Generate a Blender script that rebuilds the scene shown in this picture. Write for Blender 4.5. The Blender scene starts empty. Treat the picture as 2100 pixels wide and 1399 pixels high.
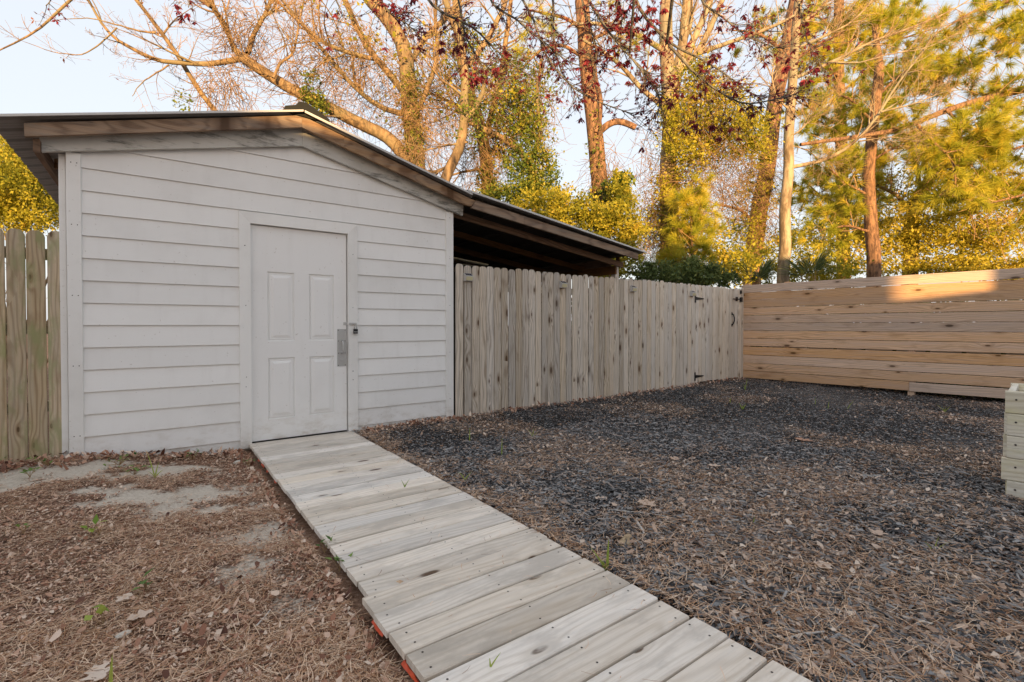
import bpy, math, random
import numpy as np
from mathutils import Vector, Matrix

random.seed(7)
rng = np.random.default_rng(7)
scene = bpy.context.scene
col = scene.collection

# ------------------------------------------------------------------ camera
YAW = math.atan2(1000.0, 1370.0)      # view direction relative to the shed wall
PITCH = 0.0139
EYE = 1.12
cam_data = bpy.data.cameras.new('camera')
cam = bpy.data.objects.new('camera', cam_data)
col.objects.link(cam)
cam.location = (0, 0, EYE)
cam.rotation_euler = (math.pi / 2 - PITCH, 0, -YAW)
cam_data.sensor_width = 36.0
cam_data.lens = 36.0 * 1000.0 / 2100.0
cam_data.shift_y = -19.0 / 2100.0
cam_data.clip_start = 0.05
cam_data.clip_end = 3000
scene.camera = cam

# ------------------------------------------------------------------ sky, sun, exposure
SUN_EL = math.radians(5.0)
SUN_TRAVEL = Vector((0.5, 0.866, 0)).normalized()
world = bpy.data.worlds.new('World')
scene.world = world
world.use_nodes = True
wn = world.node_tree
wn.nodes.clear()
sky = wn.nodes.new('ShaderNodeTexSky')
sky.sky_type = 'NISHITA'
sky.sun_disc = False
sky.sun_elevation = SUN_EL
sky.sun_rotation = math.atan2(-SUN_TRAVEL.x, -SUN_TRAVEL.y)
sky.altitude = 0
sky.air_density = 1.0
sky.dust_density = 1.7
sky.ozone_density = 0.9
bg = wn.nodes.new('ShaderNodeBackground')
bg.inputs['Strength'].default_value = 0.15
wo = wn.nodes.new('ShaderNodeOutputWorld')
# even haze added over the whole dome to lift the shade: pale sky, little contrast between zenith and horizon
haze_mul = wn.nodes.new('ShaderNodeVectorMath'); haze_mul.operation = 'MULTIPLY_ADD'
haze_mul.inputs[1].default_value = (0.12, 0.11, 0.11)
haze_mul.inputs[2].default_value = (1.13, 1.19, 1.30)
wn.links.new(sky.outputs[0], haze_mul.inputs[0])
wn.links.new(haze_mul.outputs[0], bg.inputs['Color'])
wn.links.new(bg.outputs[0], wo.inputs['Surface'])

sun_data = bpy.data.lights.new('sun', 'SUN')
sun_data.energy = 2.7
sun_data.angle = math.radians(0.7)
sun_data.color = (1.0, 0.63, 0.27)
sun = bpy.data.objects.new('sun', sun_data)
col.objects.link(sun)
travel = Vector((SUN_TRAVEL.x * math.cos(SUN_EL), SUN_TRAVEL.y * math.cos(SUN_EL), -math.sin(SUN_EL)))
sun.rotation_euler = travel.to_track_quat('-Z', 'Y').to_euler()
sun.location = (-10, -17, 8)

scene.view_settings.view_transform = 'Standard'
scene.view_settings.look = 'None'
scene.view_settings.gamma = 1.0
scene.view_settings.exposure = 2.18
scene.cycles.max_bounces = 8
scene.cycles.transparent_max_bounces = 8
scene.cycles.use_denoising = True

# ------------------------------------------------------------------ helpers
FC = np.array([math.sin(YAW) * math.cos(PITCH), math.cos(YAW) * math.cos(PITCH), -math.sin(PITCH)])
UC = np.array([math.sin(YAW) * math.sin(PITCH), math.cos(YAW) * math.sin(PITCH), math.cos(PITCH)])
RC = np.array([math.cos(YAW), -math.sin(YAW), 0.0])
CC = np.array([0, 0, EYE])


def at(x, y, d):
    """place in the world at survey direction (x, y) and d metres along the view axis"""
    return CC + d * (RC * (x - 1050.0) / 1000.0 + UC * (680.5 - y) / 1000.0 + FC)


def on_ground(x, y, z=0.0):
    d = at(x, y, 1.0) - CC
    return CC + d * ((z - EYE) / d[2])


WM = {}


def tag(o, label=None, cat=None, group=None, kind=None):
    if label: o['label'] = label
    if cat: o['category'] = cat
    if group: o['group'] = group
    if kind: o['kind'] = kind
    return o


def thing(name, label, cat, loc=(0, 0, 0), group=None):
    o = bpy.data.objects.new(name, None)
    o.empty_display_size = 0.1
    col.objects.link(o)
    o.location = loc
    WM[o.name] = Matrix.Translation(loc)
    return tag(o, label, cat, group)


def place(o, M, parent=None):
    col.objects.link(o)
    WM[o.name] = M.copy()
    if parent is not None:
        o.parent = parent
        o.matrix_parent_inverse = WM[parent.name].inverted()
    o.matrix_basis = M
    return o


def mesh_data(name, verts, faces, mat, smooth=False):
    me = bpy.data.meshes.new(name)
    me.from_pydata([tuple(v) for v in verts], [], [tuple(f) for f in faces])
    if mat: me.materials.append(mat)
    if smooth:
        me.polygons.foreach_set('use_smooth', [True] * len(me.polygons))
    me.update()
    return me


def mesh_obj(name, verts, faces, mat, parent=None, smooth=False):
    """verts in world coordinates; the origin is put at their centre"""
    v = np.asarray(verts, float)
    c = v.mean(axis=0)
    me = mesh_data(name, v - c, faces, mat, smooth)
    return place(bpy.data.objects.new(name, me), Matrix.Translation(c), parent)


def np_mesh(name, verts, quads, mat, parent=None, var=None, smooth=False, tris=None):
    """big meshes: arrays of vertices, quads and triangles, one random value per vertex"""
    verts = np.ascontiguousarray(verts, dtype=np.float32)
    me = bpy.data.meshes.new(name)
    me.vertices.add(len(verts))
    me.vertices.foreach_set('co', verts.ravel())
    loops, starts, totals, s = [], [], [], 0
    for arr, n in ((quads, 4), (tris, 3)):
        if arr is None or len(arr) == 0: continue
        arr = np.asarray(arr, dtype=np.int32)
        loops.append(arr.ravel())
        starts.append(s + np.arange(len(arr)) * n)
        totals.append(np.full(len(arr), n))
        s += len(arr) * n
    loops = np.concatenate(loops); starts = np.concatenate(starts); totals = np.concatenate(totals)
    me.loops.add(len(loops)); me.loops.foreach_set('vertex_index', loops.astype(np.int32))
    me.polygons.add(len(starts))
    me.polygons.foreach_set('loop_start', starts.astype(np.int32))
    me.polygons.foreach_set('loop_total', totals.astype(np.int32))
    if smooth: me.polygons.foreach_set('use_smooth', np.ones(len(starts), dtype=bool))
    me.update(calc_edges=True)
    if var is not None:
        for key, arr in (var.items() if isinstance(var, dict) else [('var', var)]):
            a = me.attributes.new(key, 'FLOAT', 'POINT')
            a.data.foreach_set('value', np.ascontiguousarray(arr, dtype=np.float32))
    me.materials.append(mat)
    return place(bpy.data.objects.new(name, me), Matrix.Identity(4), parent)


_plank_cache = {}


def plank_mesh(name, L, W, T, mat, ear=0.0):
    """board: length X, width Y, thickness Z, eased edges; ear > 0 clips the +X corners"""
    key = (round(L, 3), round(W, 3), round(T, 3), mat.name, ear)
    if key in _plank_cache: return _plank_cache[key]
    c = min(0.004, T * 0.25, W * 0.2)
    w, t, l = W / 2, T / 2, L / 2
    prof = [(-w + c, -t), (w - c, -t), (w, -t + c), (w, t - c), (w - c, t), (-w + c, t), (-w, t - c), (-w, -t + c)]
    v = []
    if ear > 0:
        rings = [(-l, 1.0), (l - ear, 1.0), (l - ear * 0.35, 0.80), (l, 0.46)]
    else:
        rings = [(-l, 1.0), (l, 1.0)]
    for x, k in rings:
        v += [(x, y * k, z) for y, z in prof]
    f = [tuple(range(7, -1, -1))]
    for r in range(len(rings) - 1):
        a, b = r * 8, r * 8 + 8
        f += [(a + i, a + (i + 1) % 8, b + (i + 1) % 8, b + i) for i in range(8)]
    n = (len(rings) - 1) * 8
    f.append(tuple(n + i for i in range(8)))
    me = mesh_data(name, v, f, mat)
    _plank_cache[key] = me
    return me


def plank(name, a, b, W, T, wdir, mat, parent=None, ear=0.0):
    """board whose centre line runs from a to b, width along wdir"""
    a, b = Vector(a), Vector(b)
    ax = (b - a).normalized()
    az = ax.cross(Vector(wdir)).normalized()
    ay = az.cross(ax).normalized()
    M = Matrix((ax, ay, az)).transposed().to_4x4()
    M.translation = (a + b) / 2
    me = plank_mesh(name, (b - a).length, W, T, mat, ear)
    return place(bpy.data.objects.new(name, me), M, parent)


def box(name, x0, x1, y0, y1, z0, z1, mat, parent=None, bevel=0.0):
    """board-like box, longest side along its grain"""
    d = [(x1 - x0, Vector((1, 0, 0))), (y1 - y0, Vector((0, 1, 0))), (z1 - z0, Vector((0, 0, 1)))]
    d.sort(key=lambda q: -q[0])
    c = Vector(((x0 + x1) / 2, (y0 + y1) / 2, (z0 + z1) / 2))
    return plank(name, c - d[0][1] * d[0][0] / 2, c + d[0][1] * d[0][0] / 2, d[1][0], d[2][0], d[1][1], mat, parent)


def tube_mesh(pts, rad, sides=8, cap=True):
    pts = [Vector(p) for p in pts]
    v, f = [], []
    up = Vector((0.13, 0.27, 0.95))
    for i, p in enumerate(pts):
        t = (pts[min(i + 1, len(pts) - 1)] - pts[max(i - 1, 0)]).normalized()
        a = t.cross(up)
        if a.length < 0.05: a = t.cross(Vector((1, 0, 0)))
        a.normalize(); b = t.cross(a)
        r = rad[i] if hasattr(rad, '__len__') else rad
        for k in range(sides):
            q = 2 * math.pi * k / sides
            v.append(p + a * (r * math.cos(q)) + b * (r * math.sin(q)))
    for i in range(len(pts) - 1):
        for k in range(sides):
            k2 = (k + 1) % sides
            f.append((i * sides + k, i * sides + k2, (i + 1) * sides + k2, (i + 1) * sides + k))
    if cap:
        f.append(tuple(range(sides - 1, -1, -1)))
        f.append(tuple((len(pts) - 1) * sides + k for k in range(sides)))
    return v, f


def prism(name, poly, y0, y1, mat, parent=None):
    """polygon in x,z extruded from y0 to y1"""
    n = len(poly)
    v = [(x, y0, z) for x, z in poly] + [(x, y1, z) for x, z in poly]
    f = [tuple(range(n)), tuple(range(2 * n - 1, n - 1, -1))]
    f += [(i, i + n, (i + 1) % n + n, (i + 1) % n) for i in range(n)]
    return mesh_obj(name, v, f, mat, parent)


# ------------------------------------------------------------------ materials
class NT:
    def __init__(self, name):
        self.m = bpy.data.materials.new(name)
        self.m.use_nodes = True
        self.t = self.m.node_tree
        self.b = self.t.nodes['Principled BSDF']
        self.out = self.t.nodes['Material Output']

    def n(self, kind, **kw):
        nd = self.t.nodes.new(kind)
        for k, v in kw.items(): setattr(nd, k, v)
        return nd

    def put(self, sock, v):
        if isinstance(v, bpy.types.NodeSocket): self.t.links.new(v, sock)
        elif v is not None: sock.default_value = v

    def math(self, op, a, b=None, c=None, clamp=False):
        nd = self.n('ShaderNodeMath', operation=op, use_clamp=clamp)
        for i, v in enumerate((a, b, c)): self.put(nd.inputs[i], v)
        return nd.outputs[0]

    def comb(self, x, y, z):
        nd = self.n('ShaderNodeCombineXYZ')
        for i, v in enumerate((x, y, z)): self.put(nd.inputs[i], v)
        return nd.outputs[0]

    def noise(self, vec, scale=1.0, detail=3.0, rough=0.5, dist=0.0):
        nd = self.n('ShaderNodeTexNoise')
        self.put(nd.inputs['Vector'], vec)
        nd.inputs['Scale'].default_value = scale
        nd.inputs['Detail'].default_value = detail
        nd.inputs['Roughness'].default_value = rough
        nd.inputs['Distortion'].default_value = dist
        return nd.outputs['Fac']

    def mix(self, fac, a, b, mode='MIX'):
        nd = self.n('ShaderNodeMix', data_type='RGBA', blend_type=mode)
        self.put(nd.inputs[0], fac)
        self.put(nd.inputs[6], a if isinstance(a, bpy.types.NodeSocket) else (*a, 1))
        self.put(nd.inputs[7], b if isinstance(b, bpy.types.NodeSocket) else (*b, 1))
        return nd.outputs[2]

    def ramp(self, fac, stops):
        nd = self.n('ShaderNodeValToRGB')
        self.put(nd.inputs[0], fac)
        e = nd.color_ramp.elements
        while len(e) < len(stops): e.new(0.5)
        for el, (p, c) in zip(e, stops):
            el.position = p
            el.color = (*c, 1) if len(c) == 3 else c
        return nd.outputs[0]

    def step(self, v, lo, hi):
        nd = self.n('ShaderNodeMapRange', interpolation_type='SMOOTHSTEP')
        self.put(nd.inputs[0], v)
        nd.inputs[1].default_value = lo
        nd.inputs[2].default_value = hi
        return nd.outputs[0]

    def bump(self, h, strength=0.3, dist=0.01):
        nd = self.n('ShaderNodeBump')
        nd.inputs['Strength'].default_value = strength
        nd.inputs['Distance'].default_value = dist
        self.put(nd.inputs['Height'], h)
        self.t.links.new(nd.outputs[0], self.b.inputs['Normal'])

    def attr(self, name):
        nd = self.n('ShaderNodeAttribute', attribute_name=name)
        return nd.outputs['Fac']

    def finish(self, color, rough=0.8, metal=0.0, spec=None):
        self.put(self.b.inputs['Base Color'], color if isinstance(color, bpy.types.NodeSocket) else (*color, 1))
        self.put(self.b.inputs['Roughness'], rough)
        self.b.inputs['Metallic'].default_value = metal
        if spec is not None: self.b.inputs['Specular IOR Level'].default_value = spec
        return self.m


def wood(name, light, dark, grey, rings=42, knots=0.55, grey_amt=0.5, vary=0.35, streak=0.5, mold=None, knotcol=(0.10, 0.055, 0.03)):
    """weathered softwood: cathedral grain that flows round knots, streaks, grey patches; grain along object X"""
    N = NT(name)
    tc = N.n('ShaderNodeTexCoord').outputs['Object']
    rnd = N.n('ShaderNodeObjectInfo').outputs['Random']
    sp = N.n('ShaderNodeSeparateXYZ'); N.put(sp.inputs[0], tc)
    x = N.math('ADD', sp.outputs[0], N.math('MULTIPLY', rnd, 37.0))
    y = N.math('ADD', sp.outputs[1], N.math('MULTIPLY', rnd, 11.3))
    z = sp.outputs[2]
    warp = N.noise(N.comb(N.math('MULTIPLY', x, 0.9), N.math('MULTIPLY', y, 5.0), N.math('MULTIPLY', z, 5.0)), 1.0, 2.0)
    # knots
    vo = N.n('ShaderNodeTexVoronoi', voronoi_dimensions='2D', feature='F1')
    N.put(vo.inputs['Vector'], N.comb(N.math('MULTIPLY', x, 1.9), N.math('MULTIPLY', y, 5.2), 0.0))
    vo.inputs['Scale'].default_value = 1.0
    sc = N.n('ShaderNodeSeparateColor'); N.put(sc.inputs[0], vo.outputs['Color'])
    gate = N.math('LESS_THAN', sc.outputs[0], knots)
    size = N.math('MULTIPLY_ADD', sc.outputs[1], 0.075, 0.04)
    d = N.math('DIVIDE', vo.outputs['Distance'], size)
    swirl = N.math('MULTIPLY', gate, N.math('POWER', 2.718, N.math('MULTIPLY', N.math('MULTIPLY', d, d), -0.10)))
    field = N.math('ADD', N.math('MULTIPLY', y, float(rings)), N.math('MULTIPLY', warp, 7.0))
    field = N.math('ADD', field, N.math('MULTIPLY', swirl, 1.6))
    ring = N.math('MULTIPLY_ADD', N.math('SINE', N.math('MULTIPLY', field, 6.283)), 0.5, 0.5)
    ring = N.math('POWER', ring, 2.2)
    fine = N.noise(N.comb(N.math('MULTIPLY', x, 4.0), N.math('MULTIPLY', y, 210.0), N.math('MULTIPLY', z, 210.0)), 1.0, 3.0, 0.6)
    mid = N.noise(N.comb(N.math('MULTIPLY', x, 1.3), N.math('MULTIPLY', y, 26.0), N.math('MULTIPLY', z, 26.0)), 1.0, 4.0, 0.6)
    blot = N.noise(N.comb(N.math('MULTIPLY', x, 2.2), N.math('MULTIPLY', y, 7.0), z), 1.0, 4.0, 0.6)
    g = N.math('ADD', N.math('MULTIPLY', ring, 0.62), N.math('MULTIPLY', N.step(fine, 0.42, 0.72), streak * 0.55), clamp=True)
    c = N.mix(g, light, dark)
    c = N.mix(N.math('MULTIPLY', N.step(mid, 0.42, 0.68), grey_amt), c, grey)
    c = N.mix(N.math('MULTIPLY', N.step(blot, 0.52, 0.72), 0.6), c, dark)
    ringk = N.math('MULTIPLY', gate, N.step(d, 2.6, 0.9))
    c = N.mix(N.math('MULTIPLY', ringk, 0.7), c, dark)
    core = N.math('MULTIPLY', gate, N.step(d, 1.05, 0.55))
    c = N.mix(N.math('MULTIPLY', core, 0.92), c, knotcol)
    if mold:
        mo = N.noise(N.comb(N.math('MULTIPLY', x, 2.5), N.math('MULTIPLY', y, 6.0), z), 1.0, 5.0, 0.65)
        c = N.mix(N.step(mo, 0.46, 0.66), c, mold)
    r2 = N.math('FRACT', N.math('MULTIPLY', rnd, 53.7))
    r3 = N.math('FRACT', N.math('MULTIPLY', rnd, 171.3))
    hs = N.n('ShaderNodeHueSaturation')
    N.put(hs.inputs['Saturation'], N.math('MULTIPLY_ADD', r3, 0.5, 0.75))
    N.put(hs.inputs['Value'], N.math('MULTIPLY_ADD', r2, vary, 1.0 - vary / 2))
    N.put(hs.inputs['Color'], c)
    N.bump(N.math('ADD', N.math('MULTIPLY', ring, 0.5), fine), 0.35, 0.003)
    return N.finish(hs.outputs[0], 0.85, spec=0.25)


def paint(name, color, dirt=0.25, dirtcol=(0.30, 0.27, 0.22), grain=True, rough=0.55, mildew=0.0):
    N = NT(name)
    tc = N.n('ShaderNodeTexCoord').outputs['Object']
    rnd = N.n('ShaderNodeObjectInfo').outputs['Random']
    ad = N.n('ShaderNodeVectorMath', operation='ADD')
    N.put(ad.inputs[0], tc); N.put(ad.inputs[1], N.comb(N.math('MULTIPLY', rnd, 31.0), N.math('MULTIPLY', rnd, 7.0), 0.0))
    p = ad.outputs[0]
    sp = N.n('ShaderNodeSeparateXYZ'); N.put(sp.inputs[0], p)
    big = N.noise(p, 1.6, 5.0, 0.6)
    drip = N.noise(N.comb(N.math('MULTIPLY', sp.outputs[0], 9.0), N.math('MULTIPLY', sp.outputs[1], 9.0), N.math('MULTIPLY', sp.outputs[2], 1.1)), 1.0, 4.0, 0.6)
    c = N.mix(N.math('MULTIPLY', N.step(big, 0.42, 0.78), dirt), color, dirtcol)
    c = N.mix(N.math('MULTIPLY', N.step(drip, 0.5, 0.8), dirt * 0.55), c, dirtcol)
    spot = N.noise(p, 42.0, 2.0, 0.5)
    c = N.mix(N.math('MULTIPLY', N.step(spot, 0.70, 0.76), 0.35), c, (0.35, 0.30, 0.24))
    if mildew > 0:
        mi = N.noise(N.comb(N.math('MULTIPLY', sp.outputs[0], 3.0), N.math('MULTIPLY', sp.outputs[1], 14.0), N.math('MULTIPLY', sp.outputs[2], 14.0)), 1.0, 6.0, 0.7)
        c = N.mix(N.math('MULTIPLY', N.step(mi, 0.50, 0.66), mildew), c, (0.07, 0.065, 0.05))
    # rain-splashed soil and algae stains low on the walls, with edges of their own
    gp = N.n('ShaderNodeSeparateXYZ'); geo = N.n('ShaderNodeNewGeometry'); N.put(gp.inputs[0], geo.outputs['Position'])
    sn = N.noise(N.comb(N.math('MULTIPLY', gp.outputs[0], 5.0), N.math('MULTIPLY', gp.outputs[1], 5.0), N.math('MULTIPLY', gp.outputs[2], 9.0)), 1.0, 6.0, 0.7)
    sp_m = N.math('MULTIPLY', N.step(gp.outputs[2], 0.34, 0.02), N.step(sn, 0.42, 0.66))
    c = N.mix(N.math('MULTIPLY', sp_m, 0.42), c, (0.40, 0.33, 0.23))
    hs = N.n('ShaderNodeHueSaturation')
    N.put(hs.inputs['Value'], N.math('MULTIPLY_ADD', N.math('FRACT', N.math('MULTIPLY', rnd, 91.0)), 0.07, 0.965))
    N.put(hs.inputs['Color'], c)
    if grain:
        gr = N.noise(N.comb(N.math('MULTIPLY', sp.outputs[0], 7.0), N.math('MULTIPLY', sp.outputs[1], 120.0), N.math('MULTIPLY', sp.outputs[2], 120.0)), 1.0, 3.0, 0.6, 0.3)
        N.bump(gr, 0.18, 0.002)
    return N.finish(hs.outputs[0], rough)


def plain(name, color, rough=0.6, metal=0.0, vary=0.15, scale=20.0):
    N = NT(name)
    tc = N.n('ShaderNodeTexCoord').outputs['Object']
    no = N.noise(tc, scale, 4.0, 0.6)
    c = N.mix(no, tuple(k * (1 - vary) for k in color), tuple(min(1, k * (1 + vary)) for k in color))
    return N.finish(c, rough, metal)


def leafmat(name, stops, trans=0.35, rough=0.6):
    N = NT(name)
    c = N.ramp(N.attr('var'), stops)
    N.finish(c, rough, spec=0.3)
    tr = N.n('ShaderNodeBsdfTranslucent'); N.put(tr.inputs['Color'], c)
    mx = N.n('ShaderNodeMixShader'); mx.inputs[0].default_value = trans
    N.t.links.new(N.b.outputs[0], mx.inputs[1]); N.t.links.new(tr.outputs[0], mx.inputs[2])
    N.t.links.new(mx.outputs[0], N.out.inputs['Surface'])
    return N.m


def barkmat(name, light, dark, scale=9.0, lichen=None):
    N = NT(name)
    tc = N.n('ShaderNodeTexCoord').outputs['Object']
    sp = N.n('ShaderNodeSeparateXYZ'); N.put(sp.inputs[0], tc)
    v = N.comb(sp.outputs[0], sp.outputs[1], N.math('MULTIPLY', sp.outputs[2], 0.3))
    a = N.noise(v, scale, 5.0, 0.65, 0.4)
    b = N.noise(tc, 1.3, 3.0)
    c = N.mix(N.step(a, 0.35, 0.66), dark, light)
    if lichen:
        c = N.mix(N.math('MULTIPLY', N.step(b, 0.48, 0.62), 0.6), c, lichen)
    N.bump(a, 0.6, 0.03)
    return N.finish(c, 0.9, spec=0.2)


def scattermat(name, stops, rough=0.85, spec=0.3):
    N = NT(name)
    c = N.ramp(N.attr('var'), stops)
    return N.finish(c, rough, spec=spec)


M_white = paint('white_siding_paint', (0.86, 0.855, 0.835), 0.16)
M_trim = paint('white_trim_paint', (0.85, 0.845, 0.82), 0.16)
M_door = paint('white_door_paint', (0.84, 0.835, 0.82), 0.10, grain=False, rough=0.45)
M_rake = paint('mildewed_white_paint', (0.58, 0.57, 0.53), 0.5, mildew=0.75)
M_rakewood = wood('brown_rake_board', (0.38, 0.25, 0.15), (0.15, 0.085, 0.05), (0.27, 0.23, 0.19), rings=24, knots=0.55, grey_amt=0.6, vary=0.15, streak=0.9)
M_rafter = wood('rafter_wood', (0.22, 0.12, 0.06), (0.10, 0.055, 0.03), (0.13, 0.095, 0.07), rings=36, knots=0.4, grey_amt=0.3)  # browns deepened to carry the shade under the lean-to
M_picket = wood('weathered_picket', (0.66, 0.58, 0.475), (0.27, 0.21, 0.15), (0.54, 0.50, 0.45), rings=34, knots=0.68, grey_amt=0.6, vary=0.45, streak=0.8)
M_picketpale = wood('pale_gate_picket', (0.74, 0.67, 0.575), (0.42, 0.345, 0.265), (0.62, 0.59, 0.545), rings=38, knots=0.75, grey_amt=0.5, vary=0.26, streak=0.8)
M_picketgreen = wood('mossy_picket', (0.56, 0.45, 0.31), (0.27, 0.185, 0.11), (0.46, 0.42, 0.34), rings=40, knots=0.6, grey_amt=0.45, vary=0.3, mold=(0.34, 0.33, 0.18))
M_fence = wood('tan_fence_board', (0.70, 0.475, 0.31), (0.40, 0.25, 0.15), (0.54, 0.40, 0.33), rings=40, knots=0.4, grey_amt=0.5, vary=0.42)
M_deck = wood('grey_deck_board', (0.80, 0.725, 0.635), (0.60, 0.52, 0.43), (0.69, 0.64, 0.58), rings=28, knots=0.5, grey_amt=0.5, vary=0.36, streak=0.7, mold=(0.56, 0.505, 0.44))
M_planter = wood('pale_planter_board', (0.76, 0.70, 0.56), (0.54, 0.47, 0.34), (0.72, 0.68, 0.60), rings=36, knots=0.3, grey_amt=0.5, vary=0.12, mold=(0.68, 0.63, 0.43))
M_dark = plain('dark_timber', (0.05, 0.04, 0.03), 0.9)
M_metalroof = plain('galvanised_sheet', (0.20, 0.19, 0.18), 0.5, 0.25, 0.3, 6.0)
M_edge = plain('bright_edge_trim', (0.55, 0.54, 0.52), 0.45, 0.3, 0.15, 6.0)
M_black = plain('black_iron', (0.018, 0.018, 0.02), 0.45, 0.3)
M_steel = plain('brushed_steel', (0.52, 0.52, 0.51), 0.38, 0.35, 0.08, 60.0)
M_silver = plain('silver_plastic', (0.55, 0.55, 0.54), 0.4, 0.2)
M_solar = plain('solar_cell', (0.025, 0.035, 0.07), 0.15, 0.0)
M_lens = plain('cream_lens', (0.62, 0.57, 0.36), 0.3)
M_rubber = plain('black_ridge_foam', (0.012, 0.013, 0.012), 0.95)
M_orange = plain('orange_plastic', (0.62, 0.075, 0.02), 0.5, 0.0, 0.35)
M_nail = plain('rusty_nail', (0.05, 0.04, 0.035), 0.6, 0.4)
M_houseside = plain('house_wall', (0.55, 0.52, 0.47), 0.8)
M_shingle = plain('roof_shingle', (0.11, 0.10, 0.095), 0.9)
M_glass = plain('dark_window_glass', (0.02, 0.025, 0.03), 0.08)


# ------------------------------------------------------------------ ground
def vnoise(x, y, seed=0):
    """smooth value noise on arrays"""
    xi, yi = np.floor(x).astype(np.int64), np.floor(y).astype(np.int64)
    fx, fy = x - xi, y - yi
    fx, fy = fx * fx * (3 - 2 * fx), fy * fy * (3 - 2 * fy)

    def h(a, b):
        n = (a * 374761393 + b * 668265263 + seed * 974711) & 0x7fffffff
        n = ((n ^ (n >> 13)) * 1274126177) & 0x7fffffff
        return ((n ^ (n >> 16)) & 0xffff) / 65535.0
    return (h(xi, yi) * (1 - fx) + h(xi + 1, yi) * fx) * (1 - fy) + (h(xi, yi + 1) * (1 - fx) + h(xi + 1, yi + 1) * fx) * fy


def sm(v, a, b):
    t = np.clip((v - a) / (b - a), 0, 1)
    return t * t * (3 - 2 * t)


def ground_z(x, y):
    x = np.asarray(x, float); y = np.asarray(y, float)
    left = -0.05 + 0.115 * sm(0.6 - x, 0.0, 1.2) * sm(y, 2.0, 5.0) + 0.02 * sm(0.6 - x, 0.0, 1.0)
    right = -0.012 + 0.018 * sm(y, 3.5, 5.0) + 0.05 * sm(x, 3.0, 9.0) * sm(y, 2.0, 5.0)
    w = sm(x, 0.7, 1.6)
    z = left * (1 - w) + right * w
    near = np.exp(-((x - 3) ** 2 + (y - 2) ** 2) / 400.0)
    z = z + near * (0.028 * (vnoise(x * 1.7, y * 1.7, 3) - 0.5) + 0.012 * (vnoise(x * 6, y * 6, 4) - 0.5))
    far = sm(np.hypot(x, y), 30, 120)
    return z * (1 - far) + far * (vnoise(x * 0.03, y * 0.03, 9) - 0.5) * 0.6


SAND = [(105, 992, .72, .20), (330, 968, .36, .14), (355, 1014, .58, .17), (470, 1030, .28, .07), (300, 1062, .16, .07), (520, 1085, .24, .10), (500, 1150, .22, .07), (230, 1020, .3, .08),
        (590, 1170, .08, .04), (600, 1222, .10, .05), (650, 1245, .06, .04), (590, 1368, .10, .05)]
_sand = [(*on_ground(a, b, 0.0)[:2], c, d) for a, b, c, d in SAND]


def sand_mask(x, y):
    m = np.zeros_like(x)
    for sx, sy, a, b in _sand:
        m = np.maximum(m, min(1.0, .45 + 1.6 * a) * (1 - sm(np.hypot((x - sx) / a, (y - sy) / (b * 2.0)) + 1.1 * (vnoise(x * 8, y * 8, 5) - 0.5) + .8 * (vnoise(x * 24, y * 24, 6) - .5), 0.25, 1.35)))
    return m


def axis(lo, hi, step, far, k=1.22):
    a = [lo]; s = step
    while a[-1] > -far: s *= k; a.append(a[-1] - s)
    b = list(np.arange(lo, hi, step)); s = step
    b.append(hi)
    while b[-1] < far: s *= k; b.append(b[-1] + s)
    return np.array(a[:0:-1] + b)


gx, gy = axis(-3.2, 10.6, 0.05, 450), axis(-1.4, 5.6, 0.05, 450)
GX, GY = np.meshgrid(gx, gy)
GZ = ground_z(GX, GY)
nx, ny = len(gx), len(gy)
idx = np.arange(nx * ny).reshape(ny, nx)
gq = np.stack([idx[:-1, :-1], idx[:-1, 1:], idx[1:, 1:], idx[1:, :-1]], -1).reshape(-1, 4)
mulchmask = sm(GX + 0.25 * (vnoise(GX * 2, GY * 2, 8) - .5), 1.2, 1.7)
dust = sm(vnoise(GX * 1.1, GY * 1.1, 21) + 0.4 * vnoise(GX * 4, GY * 4, 22), 0.75, 1.15)
N = NT('yard_soil')
tc = N.n('ShaderNodeTexCoord').outputs['Object']
n1 = N.noise(tc, 3.0, 6.0, 0.65)
n2 = N.noise(tc, 45.0, 5.0, 0.7)
n3 = N.noise(tc, 220.0, 3.0, 0.6)
brown = N.ramp(N.math('ADD', N.math('MULTIPLY', n1, 0.4), N.math('MULTIPLY', n2, 0.6)), [(0.3, (0.06, 0.032, 0.022)), (0.5, (0.24, 0.14, 0.09)), (0.7, (0.50, 0.35, 0.26))])
black = N.ramp(N.math('ADD', N.math('MULTIPLY', n1, 0.35), N.math('MULTIPLY', n2, 0.65)), [(0.3, (0.010, 0.010, 0.010)), (0.5, (0.028, 0.026, 0.025)), (0.72, (0.12, 0.085, 0.065))])
c = N.mix(N.attr('mulch'), brown, black)
c = N.mix(N.math('MULTIPLY', N.math('MULTIPLY', N.attr('dust'), N.attr('mulch')), 0.55), c, (0.22, 0.20, 0.185))
sandc = N.ramp(N.math('ADD', N.math('MULTIPLY', n3, 0.5), N.math('MULTIPLY', n2, 0.5)), [(0.3, (0.46, 0.38, 0.30)), (0.6, (0.72, 0.65, 0.55))])
c = N.mix(N.step(N.math('ADD', N.attr('sand'), N.math('MULTIPLY', N.math('SUBTRACT', n2, 0.5), 1.6)), 0.3, 0.9), c, sandc)
N.bump(N.math('ADD', n2, N.math('MULTIPLY', n3, 0.5)), 0.7, 0.02)
M_soil = N.finish(c, 0.95, spec=0.15)
ground = np_mesh('ground', np.stack([GX, GY, GZ], -1).reshape(-1, 3), gq, M_soil, smooth=True,
                 var={'mulch': mulchmask.ravel(), 'sand': sand_mask(GX.ravel(), GY.ravel()), 'dust': dust.ravel()})
tag(ground, 'brown and black littered yard ground with pale sandy patches', kind='structure')

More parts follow.
